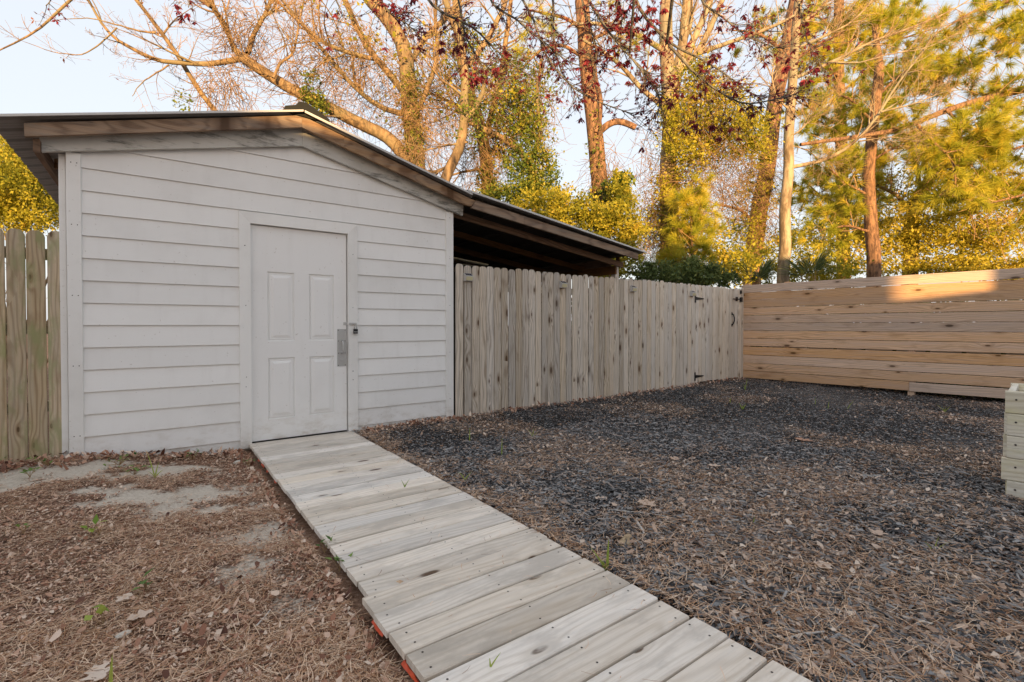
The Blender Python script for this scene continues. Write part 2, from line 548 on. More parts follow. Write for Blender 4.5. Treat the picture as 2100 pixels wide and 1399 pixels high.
# ------------------------------------------------------------------ shed
YW = 5.10                                   # front wall plane
SX0, SX1, SYB = -0.553, 2.848, 8.60
APX = 1.135
shed = thing('shed', 'white lap siding shed with panel door, brown rake boards and open lean-to', 'shed', (1.15, 6.8, 0.0))


def roof_z(x):                               # underside line that the siding is cut to
    return 2.945 - 0.272 * abs(x - APX)


def siding(x0, x1, z0, z1):
    zt0, zt1 = min(z1, roof_z(x0)), min(z1, roof_z(x1))
    pts = [(x0, z0)]
    if roof_z(x1) < z0:
        xr = APX + (2.945 - z0) / 0.272
        pts.append((min(x1, xr), z0))
    else:
        pts.append((x1, z0)); pts.append((x1, zt1))
    if z1 > zt1: pts.append((APX + (2.945 - z1) / 0.272, z1)) if z1 < 2.945 else pts.append((APX, 2.945))
    if z1 > zt0 and z1 < 2.945: pts.append((APX - (2.945 - z1) / 0.272, z1))
    if z1 <= zt1: pts.append((x1, z1))
    if z1 <= zt0: pts.append((x0, z1))
    elif roof_z(x0) > z0: pts.append((x0, zt0))
    else: pts[0] = (APX - (2.945 - z0) / 0.272, z0)
    out = []
    for q in pts:
        if not any(abs(q[0] - w[0]) < 1e-4 and abs(q[1] - w[1]) < 1e-4 for w in out): out.append(q)
    pts = out
    n = len(pts)
    cx = sum(p[0] for p in pts) / n; cz = sum(p[1] for p in pts) / n
    pts.sort(key=lambda p: math.atan2(p[1] - cz, p[0] - cx))

    def fy(z): return YW - 0.018 + 0.013 * (z - z0) / 0.1765
    v = [(x, fy(z), z) for x, z in pts] + [(x, YW + 0.004, z) for x, z in pts]
    f = [tuple(range(n)), tuple(range(2 * n - 1, n - 1, -1))] + [(i, i + n, (i + 1) % n + n, (i + 1) % n) for i in range(n)]
    mesh_obj('siding_board', v, f, M_white, shed)


for i in range(17):
    z0 = 0.059 + 0.1765 * i
    z1 = z0 + 0.1750
    if i < 12:
        siding(SX0 + 0.085, 0.622, z0, z1); siding(1.700, SX1 - 0.095, z0, z1)
    else:
        siding(SX0 + 0.085, SX1 - 0.095, z0, z1)
# wall bodies behind the boards, with the door opening
DX0, DX1, DZ0, DZ1 = 0.711, 1.607, 0.015, 2.06
prism('wall_sheathing', [(SX0 + .02, -.06), (DX0, -.06), (DX0, DZ1), (DX1, DZ1), (DX1, -.06), (SX1 - .02, -.06), (SX1 - .02, 2.46), (APX, 2.93), (SX0 + .02, 2.46)], YW + 0.006, YW + 0.10, M_trim, shed)
box('base_board', SX0 + 0.09, 0.618, YW - 0.006, YW + 0.004, -0.06, 0.058, M_trim, shed)
box('base_board', 1.705, SX1 - 0.10, YW - 0.006, YW + 0.004, -0.06, 0.058, M_trim, shed)
box('side_wall', SX1 - 0.10, SX1 - 0.012, YW + 0.102, SYB, -0.06, 2.45, M_white, shed)
box('side_wall', SX0 + 0.012, SX0 + 0.10, YW + 0.102, SYB, -0.06, 2.45, M_white, shed)
prism('back_wall', [(SX0 + .1, -.06), (SX1 - .1, -.06), (SX1 - .1, 2.45), (APX, 2.92), (SX0 + .1, 2.45)], SYB - 0.09, SYB - 0.002, M_white, shed)
for i in range(13):      # lap boards of the left side wall, seen edge-on beside the picket fence
    z0 = 0.059 + 0.1765 * i
    v = [(SX0 + .012 - .012, YW + .11, z0), (SX0 + .012 - .012, SYB, z0), (SX0 + .012 - .003, SYB, z0 + .1765), (SX0 + .012 - .003, YW + .11, z0 + .1765),
         (SX0 + .011, YW + .11, z0), (SX0 + .011, SYB, z0), (SX0 + .011, SYB, z0 + .1765), (SX0 + .011, YW + .11, z0 + .1765)]
    mesh_obj('siding_board', v, [(0, 1, 2, 3), (4, 7, 6, 5), (0, 4, 5, 1), (3, 2, 6, 7), (0, 3, 7, 4), (1, 5, 6, 2)], M_white, shed)
box('corner_trim', SX0, SX0 + 0.089, YW - 0.026, YW + 0.004, -0.05, 2.455, M_trim, shed)
box('corner_trim', SX0 - 0.046, SX0 - 0.003, YW + 0.012, YW + 0.10, -0.05, 2.44, M_trim, shed)
box('corner_trim', SX1 - 0.100, SX1, YW - 0.026, YW + 0.004, -0.05, 2.445, M_trim, shed)
box('corner_trim', SX1 - 0.010, SX1 + 0.014, YW + 0.006, YW + 0.10, -0.05, 2.44, M_trim, shed)

# door frame, mitred
FT = YW - 0.034
prism('door_casing', [(0.618, -0.02), (0.711, -0.02), (0.711, 2.060), (0.618, 2.164)], FT, YW + 0.004, M_trim, shed)
prism('door_casing', [(1.607, -0.02), (1.703, -0.02), (1.703, 2.164), (1.607, 2.060)], FT, YW + 0.004, M_trim, shed)
prism('door_casing', [(0.6185, 2.1645), (0.7115, 2.0605), (1.6065, 2.0605), (1.7025, 2.1645)], FT + 0.001, YW + 0.004, M_trim, shed)
box('threshold', DX0, DX1, YW - 0.002, YW + 0.09, -0.05, DZ0 - 0.004, M_dark, shed)

# door leaf with four raised panels pressed into one skin
dy = YW + 0.006


def door_leaf():
    xs0, xs1 = DX0 + 0.005, DX1 - 0.009
    z0, z1 = DZ0 + 0.012, DZ1 - 0.006
    pan = [(0.856, 1.094, 0.965, 1.627), (1.229, 1.472, 0.965, 1.627), (0.860, 1.092, 0.219, 0.805), (1.232, 1.470, 0.219, 0.805)]
    gxs = sorted({xs0, xs1} | {p[0] for p in pan[:2]} | {p[1] for p in pan[:2]})
    v, f, ind = [], [], {}

    def V(x, y, z):
        k = (round(x, 4), round(y, 4), round(z, 4))
        if k not in ind: ind[k] = len(v); v.append((x, y, z))
        return ind[k]
    pan = [(a, b, c, d) for (a, b, c, d) in [(pan[0][0], pan[0][1], *p[2:]) if p[0] < 1.1 else (pan[1][0], pan[1][1], *p[2:]) for p in pan]]
    gzs = sorted({z0, z1} | {p[2] for p in pan} | {p[3] for p in pan})
    for i in range(len(gxs) - 1):
        for j in range(len(gzs) - 1):
            a, b, c, d = gxs[i], gxs[i + 1], gzs[j], gzs[j + 1]
            hit = [p for p in pan if abs(p[0] - a) < 1e-6 and abs(p[2] - c) < 1e-6 and abs(p[3] - d) < 1e-6]
            if not hit:
                f.append([V(a, dy, c), V(b, dy, c), V(b, dy, d), V(a, dy, d)])
                continue
            prof = [(0, 0), (0.004, 0.013), (0.014, 0.016), (0.018, 0.006), (0.030, 0.007), (0.056, -0.001)]
            prev = None
            for o, dd in prof:
                ring = [V(a + o, dy + dd, c + o), V(b - o, dy + dd, c + o), V(b - o, dy + dd, d - o), V(a + o, dy + dd, d - o)]
                if prev:
                    for k in range(4): f.append([prev[k], prev[(k + 1) % 4], ring[(k + 1) % 4], ring[k]])
                prev = ring
            f.append(prev)
    b0 = [V(xs0, dy, z0), V(xs1, dy, z0), V(xs1, dy, z1), V(xs0, dy, z1)]
    b1 = [V(xs0, dy + .04, z0), V(xs1, dy + .04, z0), V(xs1, dy + .04, z1), V(xs0, dy + .04, z1)]
    for k in range(4): f.append([b0[k], b1[k], b1[(k + 1) % 4], b0[(k + 1) % 4]])
    f.append(b1[::-1])
    return v, f


dv, df = door_leaf()
door = mesh_obj('door', dv, df, M_door, shed)
door['label'] = 'plain white four panel door closed with a hasp'
plate = box('push_plate', 1.502, 1.592, dy - 0.0035, dy - 0.0005, 0.693, 1.078, M_steel, door)
hv, hf = tube_mesh([(1.548, dy - .003, .955), (1.548, dy - .030, .952), (1.549, dy - .046, .935), (1.549, dy - .050, .890), (1.549, dy - .046, .848), (1.548, dy - .030, .832), (1.548, dy - .003, .829)], [.010, .009, .0085, .0085, .0085, .009, .010], 8)
mesh_obj('pull_handle', hv, hf, M_steel, door, True)
for (sx, sz) in ((1.512, 1.066), (1.582, 1.066), (1.512, 0.705), (1.582, 0.705), (1.515, .955), (1.58, .955), (1.515, .83), (1.58, .83)):
    v, f = tube_mesh([(sx, dy - .0035, sz), (sx, dy - .0055, sz)], .0045, 8)
    mesh_obj('screw', v, f, M_nail, door)
v, f = tube_mesh([(1.549, dy - .0035, .757), (1.549, dy - .012, .757)], .012, 12)
mesh_obj('lock_cylinder', v, f, M_steel, door)
box('hasp_leaf', 1.566, 1.612, dy - 0.005, dy - 0.0008, 1.118, 1.148, M_steel, door)
hasp = box('hasp_strap', 1.608, 1.688, FT - 0.012, FT - 0.008, 1.121, 1.143, M_steel, shed)
v, f = tube_mesh([(1.662, FT - .001, 1.132), (1.662, FT - .026, 1.132)], .010, 10)
mesh_obj('hasp_staple', v, f, M_steel, shed)
for z in (0.55, 0.64, 1.3, 1.85):
    for cx in (0.668, 1.655):
        v, f = tube_mesh([(cx + random.uniform(-.01, .01), FT + .001, z), (cx, FT - .0012, z)], .004, 6)
        mesh_obj('nail', v, f, M_nail, shed)
for cx in (SX0 + .03, SX0 + .065, SX1 - .05):
    for z in (0.25, .8, 1.35, 1.9, 2.38):
        v, f = tube_mesh([(cx, YW - .025, z), (cx, YW - .0275, z)], .004, 6)
        mesh_obj('nail', v, f, M_nail, shed)

# padlock hangs from the hasp: a thing of its own
pad = thing('padlock', 'small black padlock hanging from the hasp beside the white door', 'padlock', (1.672, FT - .022, 1.03))
box('lock_body', 1.650, 1.694, FT - 0.034, FT - 0.010, 1.030, 1.078, M_black, pad)
v, f = tube_mesh([(1.660, FT - .022, 1.076), (1.660, FT - .022, 1.118), (1.664, FT - .022, 1.130), (1.672, FT - .022, 1.136), (1.680, FT - .022, 1.130), (1.684, FT - .022, 1.118), (1.684, FT - .022, 1.076)], .0035, 8)
mesh_obj('shackle', v, f, M_steel, pad, True)
box('lock_band', 1.6495, 1.6945, FT - 0.0350, FT - 0.0345, 1.046, 1.051, M_silver, pad)

# rake boards
YL0, YL1 = 5.035, 5.073                     # lower, painted
prism('rake_board', [(-0.692, 2.415), (APX + .024, 2.857), (APX + .024, 3.030), (-0.692, 2.524)], YL0, YL1, M_rake, shed)
prism('rake_board', [(APX + .026, 2.857), (2.952, 2.418), (2.962, 2.560), (APX + .026, 3.030)], YL0 + .001, YL1, M_rake, shed)
YU0, YU1 = 4.935, 4.973                     # upper, bare brown wood
prism('upper_rake_board', [(-0.756, 2.483), (APX - .001, 2.997), (APX - .001, 3.108), (-0.759, 2.577)], YU0, YU1, M_rakewood, shed)
prism('upper_rake_board', [(APX + .001, 2.997), (2.95, 2.520), (3.01, 2.519), (3.07, 2.590), (2.975, 2.610), (APX + .001, 3.108)], YU0 + .001, YU1, M_rakewood, shed)
prism('lean_to_rake_board', [(3.012, 2.500), (6.010, 2.133), (6.020, 2.222), (3.075, 2.597)], YU0 + .002, YU1, M_rakewood, shed)
prism('packing_strip', [(-0.68, 2.53), (APX, 3.045), (2.95, 2.565), (2.95, 2.60), (APX, 3.09), (-0.68, 2.57)], YU1 + .002, YL1, M_rafter, shed)
plank('eave_board', (-0.70, YU1 + .003, 2.440), (-0.70, SYB + .1, 2.440), 0.10, 0.038, (0, 0, 1), M_rafter, shed)
for yy in np.arange(5.6, 8.6, 0.6):         # rafter tails under the left eave
    prism('rafter_tail', [(-0.68, 2.44), (SX0 + .011, 2.475), (SX0 + .011, 2.55), (-0.68, 2.52)], yy, yy + .038, M_rafter, shed)


# ribbed metal sheets
def ribbed(name, x0, z0, x1, z1, y0, y1, pitch=0.25):
    prof = []
    y = y0
    while y < y1 - 0.01:
        prof += [(y, 0.018), (y + 0.035, 0.018), (y + 0.055, 0), (y + 0.115, 0), (y + .122, .005), (y + .13, 0), (y + .175, 0), (y + .182, .005), (y + .19, 0), (y + pitch - 0.02, 0)]
        y += pitch
    prof.append((y, 0.018))
    n = len(prof)
    v = []
    for (x, z) in ((x0, z0), (x1, z1)):
        v += [(x, py, z + pz) for py, pz in prof] + [(x, py, z + pz - 0.0025) for py, pz in prof]
    f = []
    for i in range(n - 1):
        f.append((i, i + 1, 2 * n + i + 1, 2 * n + i)); f.append((n + i, 3 * n + i, 3 * n + i + 1, n + i + 1))
        f.append((i, n + i, n + i + 1, i + 1)); f.append((2 * n + i, 2 * n + i + 1, 3 * n + i + 1, 3 * n + i))
    f += [(0, 2 * n, 3 * n, n), (n - 1, 2 * n - 1, 4 * n - 1, 3 * n - 1)]
    return mesh_obj(name, v, f, M_metalroof, shed)


RY0, RY1 = 4.885, 8.75
ribbed('roof_sheet', APX, 3.122, -0.935, 2.556, RY0, RY1)
ribbed('roof_sheet', APX + .004, 3.122, 3.02, 2.622, RY0, RY1)
ribbed('lean_to_sheet', 2.93, 2.672, 6.135, 2.236, RY0 + .002, RY1)
prism('edge_trim', [(-0.93, 2.560), (APX, 3.124), (APX, 3.142), (-0.93, 2.578)], RY0 - .012, RY0 - .002, M_edge, shed)
prism('edge_trim', [(APX + .012, 3.118), (2.99, 2.632), (2.99, 2.652), (APX + .012, 3.140)], RY0 - .012, RY0 - .002, M_edge, shed)
prism('edge_trim', [(2.93, 2.664), (6.135, 2.230), (6.135, 2.250), (2.93, 2.688)], RY0 - .016, RY0 - .004, M_edge, shed)
prism('ridge_cap', [(APX - .16, 3.10), (APX - .15, 3.155), (APX - .06, 3.185), (APX - .03, 3.225), (APX + .03, 3.232), (APX + .12, 3.195), (APX + .25, 3.125), (APX + .25, 3.085)], RY0 + .03, RY1 - .1, M_rubber, shed)

# lean-to frame
plank('rafter', (2.86, 5.27, 2.50), (6.03, 5.27, 2.075), 0.085, 0.038, (0, 0, 1), M_rafter, shed)
for k, yy in enumerate((6.1, 6.95, 7.8, 8.6)):
    plank('rafter', (2.86, yy, 2.50), (6.03, yy, 2.075), 0.085, 0.038, (0, 0, 1), M_rafter, shed)
for xx in (3.5, 4.1, 4.7, 5.3, 5.9):
    zt = 2.672 - (xx - 2.93) * 0.136
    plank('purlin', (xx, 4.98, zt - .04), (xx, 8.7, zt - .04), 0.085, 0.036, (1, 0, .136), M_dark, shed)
box('sky_blocker', 6.012, 6.034, 5.50, 8.48, 2.075, 2.212, M_rafter, shed)  # added to fill the slot over the beam and keep out the sky
box('sky_blocker', 6.012, 6.034, 5.32, 5.39, 2.075, 2.212, M_rafter, shed)
box('post', 6.005, 6.092, 5.395, 5.482, -0.05, 2.075, M_picketpale, shed)
box('post', 6.005, 6.092, 8.50, 8.587, -0.05, 2.075, M_rafter, shed)
plank('beam', (5.985, 5.36, 2.005), (5.985, 8.6, 2.005), 0.135, 0.036, (0, 0, 1), M_rafter, shed)
prism('back_panel', [(2.86, -.05), (6.1, -.05), (6.1, 2.22), (2.86, 2.66)], SYB + .02, SYB + .05, M_dark, shed)  # dark panel run up to the roof to shut out the sky
prism('shade_sheet', [(2.95, 2.645), (6.08, 2.219), (6.08, 2.229), (2.95, 2.655)], 4.99, 8.7, M_dark, shed)  # dark sheet added so the lean-to underside stays black
for (a, b, zz) in (((3.35, 6.35), (4.15, 6.35), 2.13), ((3.1, 7.2), (4.0, 7.2), 2.12), ((4.1, 7.0), (4.9, 7.0), 2.12), ((3.0, 8.0), (3.9, 8.0), 2.11)):
    p = thing('light_strip_board', {6.35: 'pale board standing in for the nearest light strip under the lean-to roof', 7.2: 'pale board standing in for a light strip beside the shed wall', 7.0: 'pale board standing in for the light strip at the middle of the lean-to', 8.0: 'pale board standing in for the deepest light strip in the lean-to'}[a[1]], 'plank', (a[0], a[1], zz), 'pale boards standing in for light strips under the lean-to roof')
    plank('board', (a[0], a[1], zz), (b[0], b[1], zz - .08), 0.09, 0.02, (0, 1, 0), M_planter, p)  # pale boards stand in for strips of skylight in the roof


# ------------------------------------------------------------------ picket fences
def picket(parent, x, y, z0, z1, w, mat, lean=0.0, name='picket', ear=0.032):
    plank(name, (x, y, z0), (x + lean, y, z1), w, 0.016, (1, 0, 0), mat, parent, ear)


lf = thing('picket_fence', 'short run of mossy dog-eared pickets left of the white shed', 'fence', (-0.9, 5.13, 0))
xs = [(-0.892, -0.790), (-0.784, -0.678), (-0.672, -0.567)]
x = -0.898
while x > -2.6: xs.append((x - 0.104, x)); x -= 0.110
for i, (a, b) in enumerate(xs):
    picket(lf, (a + b) / 2, 5.128, 0.03, 1.845 + random.uniform(-.01, .008), b - a, M_picketgreen, random.uniform(-.004, .004), ear=0.045)
for z in (0.45, 1.05, 1.62):
    box('rail', -2.65, -0.60, 5.140, 5.178, z, z + .085, M_picketgreen, lf)

mf = thing('picket_fence', 'weathered grey dog-eared picket fence between the shed and the gate', 'fence', (5.2, 5.1, 0))
gate = thing('gate', 'pale picket gate with black strap hinges in the far corner', 'gate', (8.4, 5.1, 0))
X0, PIT, NP = 2.862, 0.1107, 59
for i in range(NP):
    xa = X0 + PIT * i
    w = 0.1062 + random.uniform(-.004, .002)
    xm = xa + PIT / 2
    zt = 1.845 + random.uniform(-.012, .010) - 0.004 * math.sin(i * .5)
    zb = float(ground_z(xm, 5.1)) - 0.02 + random.uniform(0, .012)
    is_gate = 7.74 < xm < 9.16
    if is_gate: zb += 0.05; zt -= .01
    par = gate if is_gate else mf
    mat = M_picketpale if xm > 6.55 or (xm > 5.9 and i % 2) else M_picket
    yy = 5.106 + random.uniform(-.005, .005)
    if i == 0: yy = 5.100; xm -= .012
    picket(par, xm + .03, yy, zb, zt, w, mat, random.uniform(-.007, .007))
for z in (0.30, 0.95, 1.55):
    box('rail', 2.93, 7.70, 5.119, 5.157, z, z + .088, M_picket, mf)
    box('rail', 9.19, 9.40, 5.119, 5.157, z, z + .088, M_picketpale, mf)
    box('rail', 7.76, 9.15, 5.119, 5.155, z - .02, z + .066, M_picketpale, gate)
for xx in (3.0, 5.4, 7.66):
    box('post', xx, xx + .088, 5.16, 5.25, -.05, 1.70, M_picket, mf)
for z in (1.593, 0.20):
    h = box('hinge', 7.745, 7.775, 5.086, 5.0975, z - .075, z + .075, M_black, gate)
    v = [(7.776, 5.088, z - .028), (7.776, 5.088, z + .028), (8.02, 5.088, z + .008), (8.02, 5.088, z - .008)]
    v += [(a, 5.0972, c) for a, b, c in v]
    mesh_obj('hinge_strap', v, [(0, 3, 2, 1), (4, 5, 6, 7), (0, 1, 5, 4), (1, 2, 6, 5), (2, 3, 7, 6), (3, 0, 4, 7)], M_black, gate)
v, f = tube_mesh([(8.965, 5.094, 1.335), (8.975, 5.068, 1.315), (8.985, 5.055, 1.26), (8.985, 5.055, 1.20), (8.972, 5.068, 1.145), (8.96, 5.094, 1.12)], [.018, .012, .011, .011, .012, .018], 8)
mesh_obj('gate_handle', v, f, M_black, gate, True)
box('handle_plate', 8.945, 8.985, 5.090, 5.0965, 1.315, 1.365, M_black, gate)
box('handle_plate', 8.945, 8.985, 5.090, 5.0965, 1.09, 1.14, M_black, gate)
box('latch_bar', 8.99, 9.30, 5.072, 5.088, 1.615, 1.632, M_black, gate)
box('latch_plate', 9.10, 9.17, 5.0885, 5.097, 1.585, 1.665, M_black, gate)
box('latch_catch', 9.235, 9.30, 5.060, 5.097, 1.575, 1.662, M_black, mf)
box('corner_bracket', 9.245, 9.30, 5.075, 5.097, 1.73, 1.80, M_black, mf)

# solar lights
LAB = ['first solar fence light from the shed, on the picket fence', 'second solar fence light from the shed, under the lean-to roof', 'third solar fence light from the shed, just past the lean-to post', 'fourth solar fence light from the shed, above the gate hinge']
for k, (lx, lz) in enumerate(((3.047, 1.698), (4.583, 1.685), (6.061, 1.692), (7.648, 1.678))):
    s = thing('solar_light', LAB[k], 'light', (lx, 5.09, lz - .05), 'solar lights along the picket fence')
    w, yb = 0.052, 5.095
    v = [(lx - w, yb, lz + .048), (lx + w, yb, lz + .048), (lx + w, yb - .062, lz + .012), (lx - w, yb - .062, lz + .012),
         (lx - w, yb, lz - .048), (lx + w, yb, lz - .048), (lx + w, yb - .048, lz - .048), (lx - w, yb - .048, lz - .048)]
    mesh_obj('housing', v, [(0, 3, 2, 1), (4, 5, 6, 7), (0, 1, 5, 4), (0, 4, 7, 3), (1, 2, 6, 5), (3, 7, 6, 2)], M_silver, s)
    i = .009
    n = Vector((0, -.036, .062)).normalized() * .002
    q = [Vector(v[0]) + Vector((i, -.007, -.004)), Vector(v[1]) + Vector((-i, -.007, -.004)), Vector(v[2]) + Vector((-i, .008, .005)), Vector(v[3]) + Vector((i, .008, .005))]
    mesh_obj('solar_panel', [p + n for p in q] + [p - n for p in q], [(3, 2, 1, 0), (0, 1, 5, 4), (1, 2, 6, 5), (2, 3, 7, 6), (3, 0, 4, 7)], M_solar, s)
    q = [Vector((lx - w + .008, yb - .061, lz + .003)), Vector((lx + w - .008, yb - .061, lz + .003)), Vector((lx + w - .008, yb - .050, lz - .040)), Vector((lx - w + .008, yb - .050, lz - .040))]
    n = Vector((0, -.003, -.0008))
    mesh_obj('lens', [p + n for p in q] + [p - n for p in q], [(3, 2, 1, 0), (0, 1, 5, 4), (1, 2, 6, 5), (2, 3, 7, 6), (3, 0, 4, 7)], M_lens, s)

# ------------------------------------------------------------------ right fence of horizontal boards
hf_ = thing('board_fence', 'tan horizontal board fence along the right side of the yard', 'fence', (9.5, 3.3, 0))
P0 = Vector((9.40, 5.10, 0)); DD = Vector((0.089, -0.996, 0)).normalized(); NN = Vector((0.996, 0.089, 0)).normalized()
ed = [0.078, 0.226, 0.375, 0.533, 0.708, 0.858, 1.008, 1.157, 1.309, 1.462, 1.614, 1.752, 1.902]
for i in range(12):
    gap = 0.0055 if i < 9 else 0.0025
    lo, hi = ed[i] + gap / 2, ed[i + 1] - gap / 2
    if i == 3: hi -= 0.012
    zc, w = (lo + hi) / 2, hi - lo
    tilt = [(-.012, 0), (0.003, .004), (.004, .006), (.004, .006), (.006, .01), (.008, .01), (.01, .008), (.006, .006), (.006, .008), (.008, .01), (.008, .006), (.006, .012)][i]
    spans = [(-0.035, 2.588), (2.592, 6.4)] if i == 0 else [(-0.035 + random.uniform(-.01, .01), 6.4)]
    for a, b in spans:
        pa = P0 + DD * a + Vector((0, 0, zc + tilt[0] * max(a, 0) / 3.6)) + NN * random.uniform(-.004, .004)
        pb = P0 + DD * b + Vector((0, 0, zc + tilt[1] * b / 3.6 * (1 if i else -2.0)))
        plank('fence_board', pa, pb, w, 0.022, (0, 0, 1), M_fence, hf_)
for s, top in ((0.05, 1.935), (0.78, 1.925), (2.61, 1.90), (5.1, 1.90)):
    c = P0 + DD * s + NN * 0.062
    plank('post', c + Vector((0, 0, -.08)), c + Vector((0, 0, top)), 0.088, 0.088, DD, M_fence, hf_)
nb = thing('stacked_lumber', 'grey weathered board row seen through the gap of the right fence', 'lumber', (9.7, 3, 0))
for k in range(9):
    a = P0 + DD * (0.3 + .42 * k) + NN * 0.15; b = P0 + DD * (0.3 + .42 * k + .36) + NN * 0.15
    plank('board', a + Vector((0, 0, .70)), b + Vector((0, 0, .70)), 0.05, 0.03, (0, 0, 1), M_picketpale, nb)

# ------------------------------------------------------------------ planter box
pl = thing('planter_box', 'pale greenish stacked board planter box at the right edge', 'planter', (4.6, 0.4, 0))
A = Vector((4.46, 0.665, 0)); ax = Vector((0.1045, -0.9945, 0)).normalized(); bx_ = Vector((0.9945, 0.1045, 0)).normalized()
LEN, DEP = 1.5, 0.62
for i in range(5):
    z = -0.03 + 0.145 * i
    off = [0.012, -0.014, 0.010, 0.010, 0.0][i]
    for (o, e) in ((0, 0), (DEP, 0)):
        a = A + bx_ * o + ax * (off); b = A + bx_ * o + ax * LEN
        plank('side_board', a + Vector((0, 0, z + .072)), b + Vector((0, 0, z + .072)), 0.142, 0.036, (0, 0, 1), M_planter, pl)
    for o in (0.022, LEN - .022):
        a = A + ax * (o + [.0, .006, -.014, -.010, .004][i]) + bx_ * 0.0185; b = a + bx_ * (DEP - 0.037)
        plank('end_board', a + Vector((0, 0, z + .072)), b + Vector((0, 0, z + .072)), 0.140, 0.034, (0, 0, 1), M_planter, pl)
    v, f = tube_mesh([A + ax * .05 - bx_ * .0175 + Vector((0, 0, z + .09)), A + ax * .05 - bx_ * .0205 + Vector((0, 0, z + .09))], .006, 8)
    mesh_obj('screw', v, f, M_nail, pl)
for o in (0.08, LEN - .08):
    for q in (.055, DEP - .055):
        c = A + ax * o + bx_ * q
        plank('corner_post', c + Vector((0, 0, -.05)), c + Vector((0, 0, .66)), .07, .07, ax, M_planter, pl)
v = [A + ax * .04 + bx_ * .04, A + ax * (LEN - .04) + bx_ * .04, A + ax * (LEN - .04) + bx_ * (DEP - .04), A + ax * .04 + bx_ * (DEP - .04)]
mesh_obj('potting_soil', [p + Vector((0, 0, .50)) for p in v] + [p + Vector((0, 0, .3)) for p in v], [(3, 2, 1, 0), (0, 1, 5, 4), (1, 2, 6, 5), (2, 3, 7, 6), (3, 0, 4, 7)], M_dark, pl)

# ------------------------------------------------------------------ boardwalk
bw = thing('boardwalk', 'grey weathered plank boardwalk leading to the shed door', 'boardwalk', (1.15, 2.5, 0))
nails_v, nails_f = [], []


def deck(y_start, y_end, x0, x1, z, pitch):
    y = y_start
    while y - pitch > y_end - 1e-4:
        w = pitch - random.uniform(.008, .013)
        ja, jb = random.uniform(-.004, .004), random.uniform(-.005, .006)
        skew = random.uniform(-.004, .004)
        zz = z + random.uniform(-.0015, .0015)
        a = Vector((x0 + ja, y - pitch / 2 - skew, zz - .013 + random.uniform(-.002, .002)))
        b = Vector((x1 + jb, y - pitch / 2 + skew, zz - .013 + random.uniform(-.002, .002)))
        plank('deck_board', a, b, w, 0.026, (0, 1, 0), M_deck, bw)
        for fx in (0.05, 0.52, 0.95):
            for fy in (-.27, .27):
                px = x0 + (x1 - x0) * fx + random.uniform(-.012, .012); py = y - pitch / 2 + fy * pitch + random.uniform(-.008, .008)
                n0 = len(nails_v)
                zc = a.z + (b.z - a.z) * fx + .0135
                for k in range(6): nails_v.append((px + .0042 * math.cos(k * 1.047), py + .0042 * math.sin(k * 1.047), zc + .0004))
                nails_f.append(tuple(range(n0, n0 + 6)))
        y -= pitch


deck(5.075, 1.92, 0.688, 1.630, 0.020, 0.1432)
deck(1.920, -1.3, 0.652, 1.600, 0.036, 0.1432)
no = mesh_obj('nail_heads', nails_v, nails_f, M_nail, bw); no['kind'] = 'stuff'
for xx in (0.735, 1.13, 1.56):
    box('stringer', xx, xx + .038, 1.93, 5.05, -0.085, -0.010, M_dark, bw)
    box('stringer', xx - .03, xx + .008, -1.28, 1.915, -0.085, 0.006, M_dark, bw)
# strips of orange plastic netting edge under the boards
ORS = [(4.62, .10), (4.45, .13), (4.22, .06), (3.92, .09), (1.80, .11), (1.52, .13), (1.34, .15), (1.16, .10)]
for k, (yy, ln) in enumerate(ORS):
    zt = -0.012 if yy > 1.92 else 0.004
    xl = 0.700 if yy > 1.92 else 0.662
    v = []
    for i in range(6):
        t = i / 5
        w = .011 * (1 - .6 * abs(t - .4)) + random.uniform(-.003, .004)
        yv = yy - ln * t
        v += [(xl - .006 * t + random.uniform(-.003, .003), yv, zt - .004), (xl - .008 - random.uniform(0, .006), yv, zt - .006 - w)]
        v += [(v[-2][0] + .003, yv, zt - .004), (v[-2][0] + .003, yv, v[-1][2] if False else zt - .006 - w)]
    f = []
    for i in range(5):
        a = i * 4
        f += [(a, a + 1, a + 5, a + 4), (a + 2, a + 6, a + 7, a + 3)]
    mesh_obj('orange_edging', v, f, M_orange, bw)


